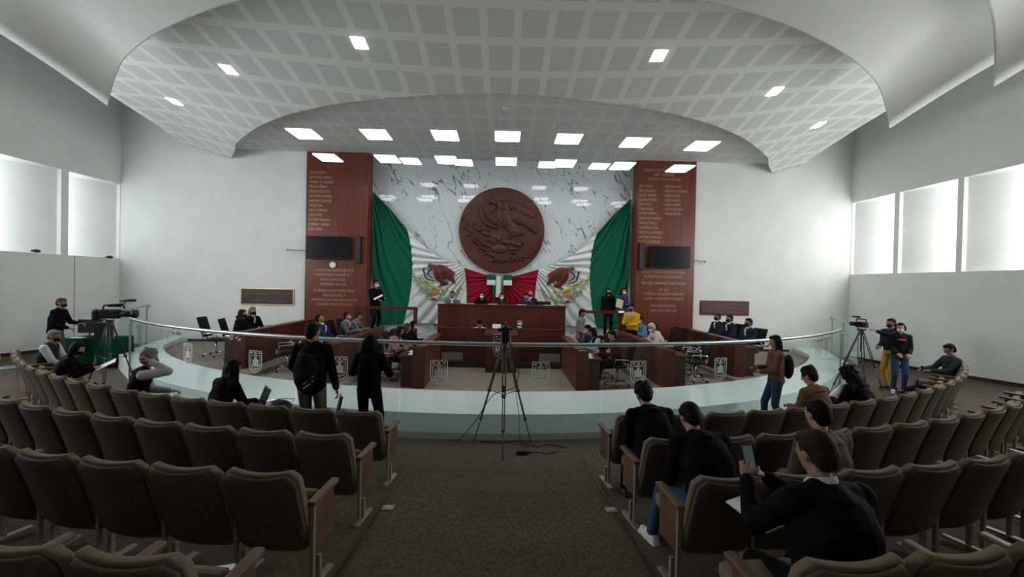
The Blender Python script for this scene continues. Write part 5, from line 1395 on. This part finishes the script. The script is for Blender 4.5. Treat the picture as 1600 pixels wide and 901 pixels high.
def cable(label, pts, r=.006):
    # Catmull-Rom through the points
    P = [V(p) for p in pts]; out = []
    for i in range(len(P) - 1):
        a, b, c, d = P[max(0, i - 1)], P[i], P[i + 1], P[min(len(P) - 1, i + 2)]
        for k in range(10):
            t_ = k / 10; out.append(.5 * ((2 * b) + (c - a) * t_ + (2 * a - 5 * b + 4 * c - d) * t_ * t_ + (3 * b - a - 3 * c + d) * t_ ** 3))
    out.append(P[-1])
    return tag(MB().tube(out, r, 6).build('cable', M_black, smooth=True), label, 'cable')
cable('black cable looping down from the tripod camera to the left', [(.10, 6.5, 1.60), (.24, 6.45, 1.35), (.22, 6.45, .95), (-.1, 6.5, .80), (-.38, 6.62, .35), (-.62, 6.75, .05), (-.80, 6.86, .008)])
cable('thin black cable hanging straight from the tripod camera to the floor', [(.12, 6.5, 1.60), (.2, 6.42, 1.0), (.28, 6.4, .5), (.30, 6.5, .1), (.4, 6.62, .008), (.55, 6.7, .008)], .004)
cable('black cable snaking on the floor at the railing foot', [(-.30, 6.82, .008), (0, 6.78, .008), (.3, 6.84, .008), (.55, 6.62, .008), (.75, 6.72, .008), (1.0, 6.6, .008)], .006)
cable('short black cable by the floor adapter', [(.42, 6.36, .01), (.55, 6.42, .01), (.68, 6.36, .01), (.85, 6.45, .01)], .007)
for i, (sx, Y) in enumerate(((-1.09, 4.45), (1.14, 4.45), (-1.22, 5.55), (1.22, 5.55))):
    z_ = fz(sx, Y)
    if i < 2:
        t = thing('floor_outlet', 'small square metal floor plate at the %s edge of the aisle' % ('left' if sx < 0 else 'right'), 'floor plate', (sx, Y, z_)); t.rotation_euler = (-.085, 0, 0)
        MB().box((0, 0, .006), (.12, .12, .012)).build('plate', mat('plate_metal', (.38, .36, .33), .35, .7), t, bevel=.003); MB().box((0, 0, .013), (.06, .05, .006)).build('socket', mat('socket_white', (.5, .48, .45)), t)
for s, nm in ((-1, 'left'), (1, 'right')):
    m = MB(); kk = 30
    for i in range(kk):
        ya, yb = -1 + i * 7.2 / kk, -1 + (i + 1) * 7.2 / kk; x = s * 1.16
        za, zb = fz(x, ya) + .001, fz(x, yb) + .001
        m.add([(x - .012, ya, za), (x + .012, ya, za), (x + .012, ya, za + .008), (x - .012, ya, za + .008), (x - .012, yb, zb), (x + .012, yb, zb), (x + .012, yb, zb + .008), (x - .012, yb, zb + .008)], [(0, 1, 2, 3), (7, 6, 5, 4), (0, 4, 5, 1), (1, 5, 6, 2), (2, 6, 7, 3), (3, 7, 4, 0)])
    struct(m.build('trim_aisle_%s' % nm, M_darkwood))
struct(MB().bb(XL, XL + .006, 13.88, 13.90, .1, 3.0).build('trim_wall_joint', M_darkgreyline))
for o in list(bpy.data.objects):
    for k in ('_hl', '_hr'):
        if k in o: del o[k]
for o in list(C.objects):                 # prototypes nobody used
    if o.parent is None and o.location.z < -10:
        for c_ in list(o.children): bpy.data.objects.remove(c_)
        bpy.data.objects.remove(o)
# pieces that belong to one part hang under that part
SUB = {'screen': ('bezel', 'phone_body', 'lid', 'body'), 'diffuser': ('housing', 'frame'), 'grille': ('cabinet',), 'clock_face': ('case',), 'eye': ('body',), 'face_mask': (), 'casters': ('base',),
       'stripe': ('bag_body',), 'plaque_face': ('plaque_frame',), 'socket': ('plate',), 'lens': ('body',), 'spiral_binding': ('pages',), 'camera_body': ('pipe', 'bracket'), 'collar': ('jacket', 'sweater', 'shirt', 'vest'),
       'end_piece': (), 'rail_bracket': ('handrail',), 'chest_print': ('sweater',), 'back_shell': ('backrest',)}
for o in list(C.objects):
    if o.parent is None and o.children:
        kids = list(o.children)
        for c_ in kids:
            n_ = c_.name.split('.')[0]
            for tgt in SUB.get(n_, ()):
                q = [k_ for k_ in kids if k_.name.split('.')[0] == tgt]
                if q and q[0].location.length < 1e-6 and q[0].parent is o:
                    c_.parent = q[0]; break
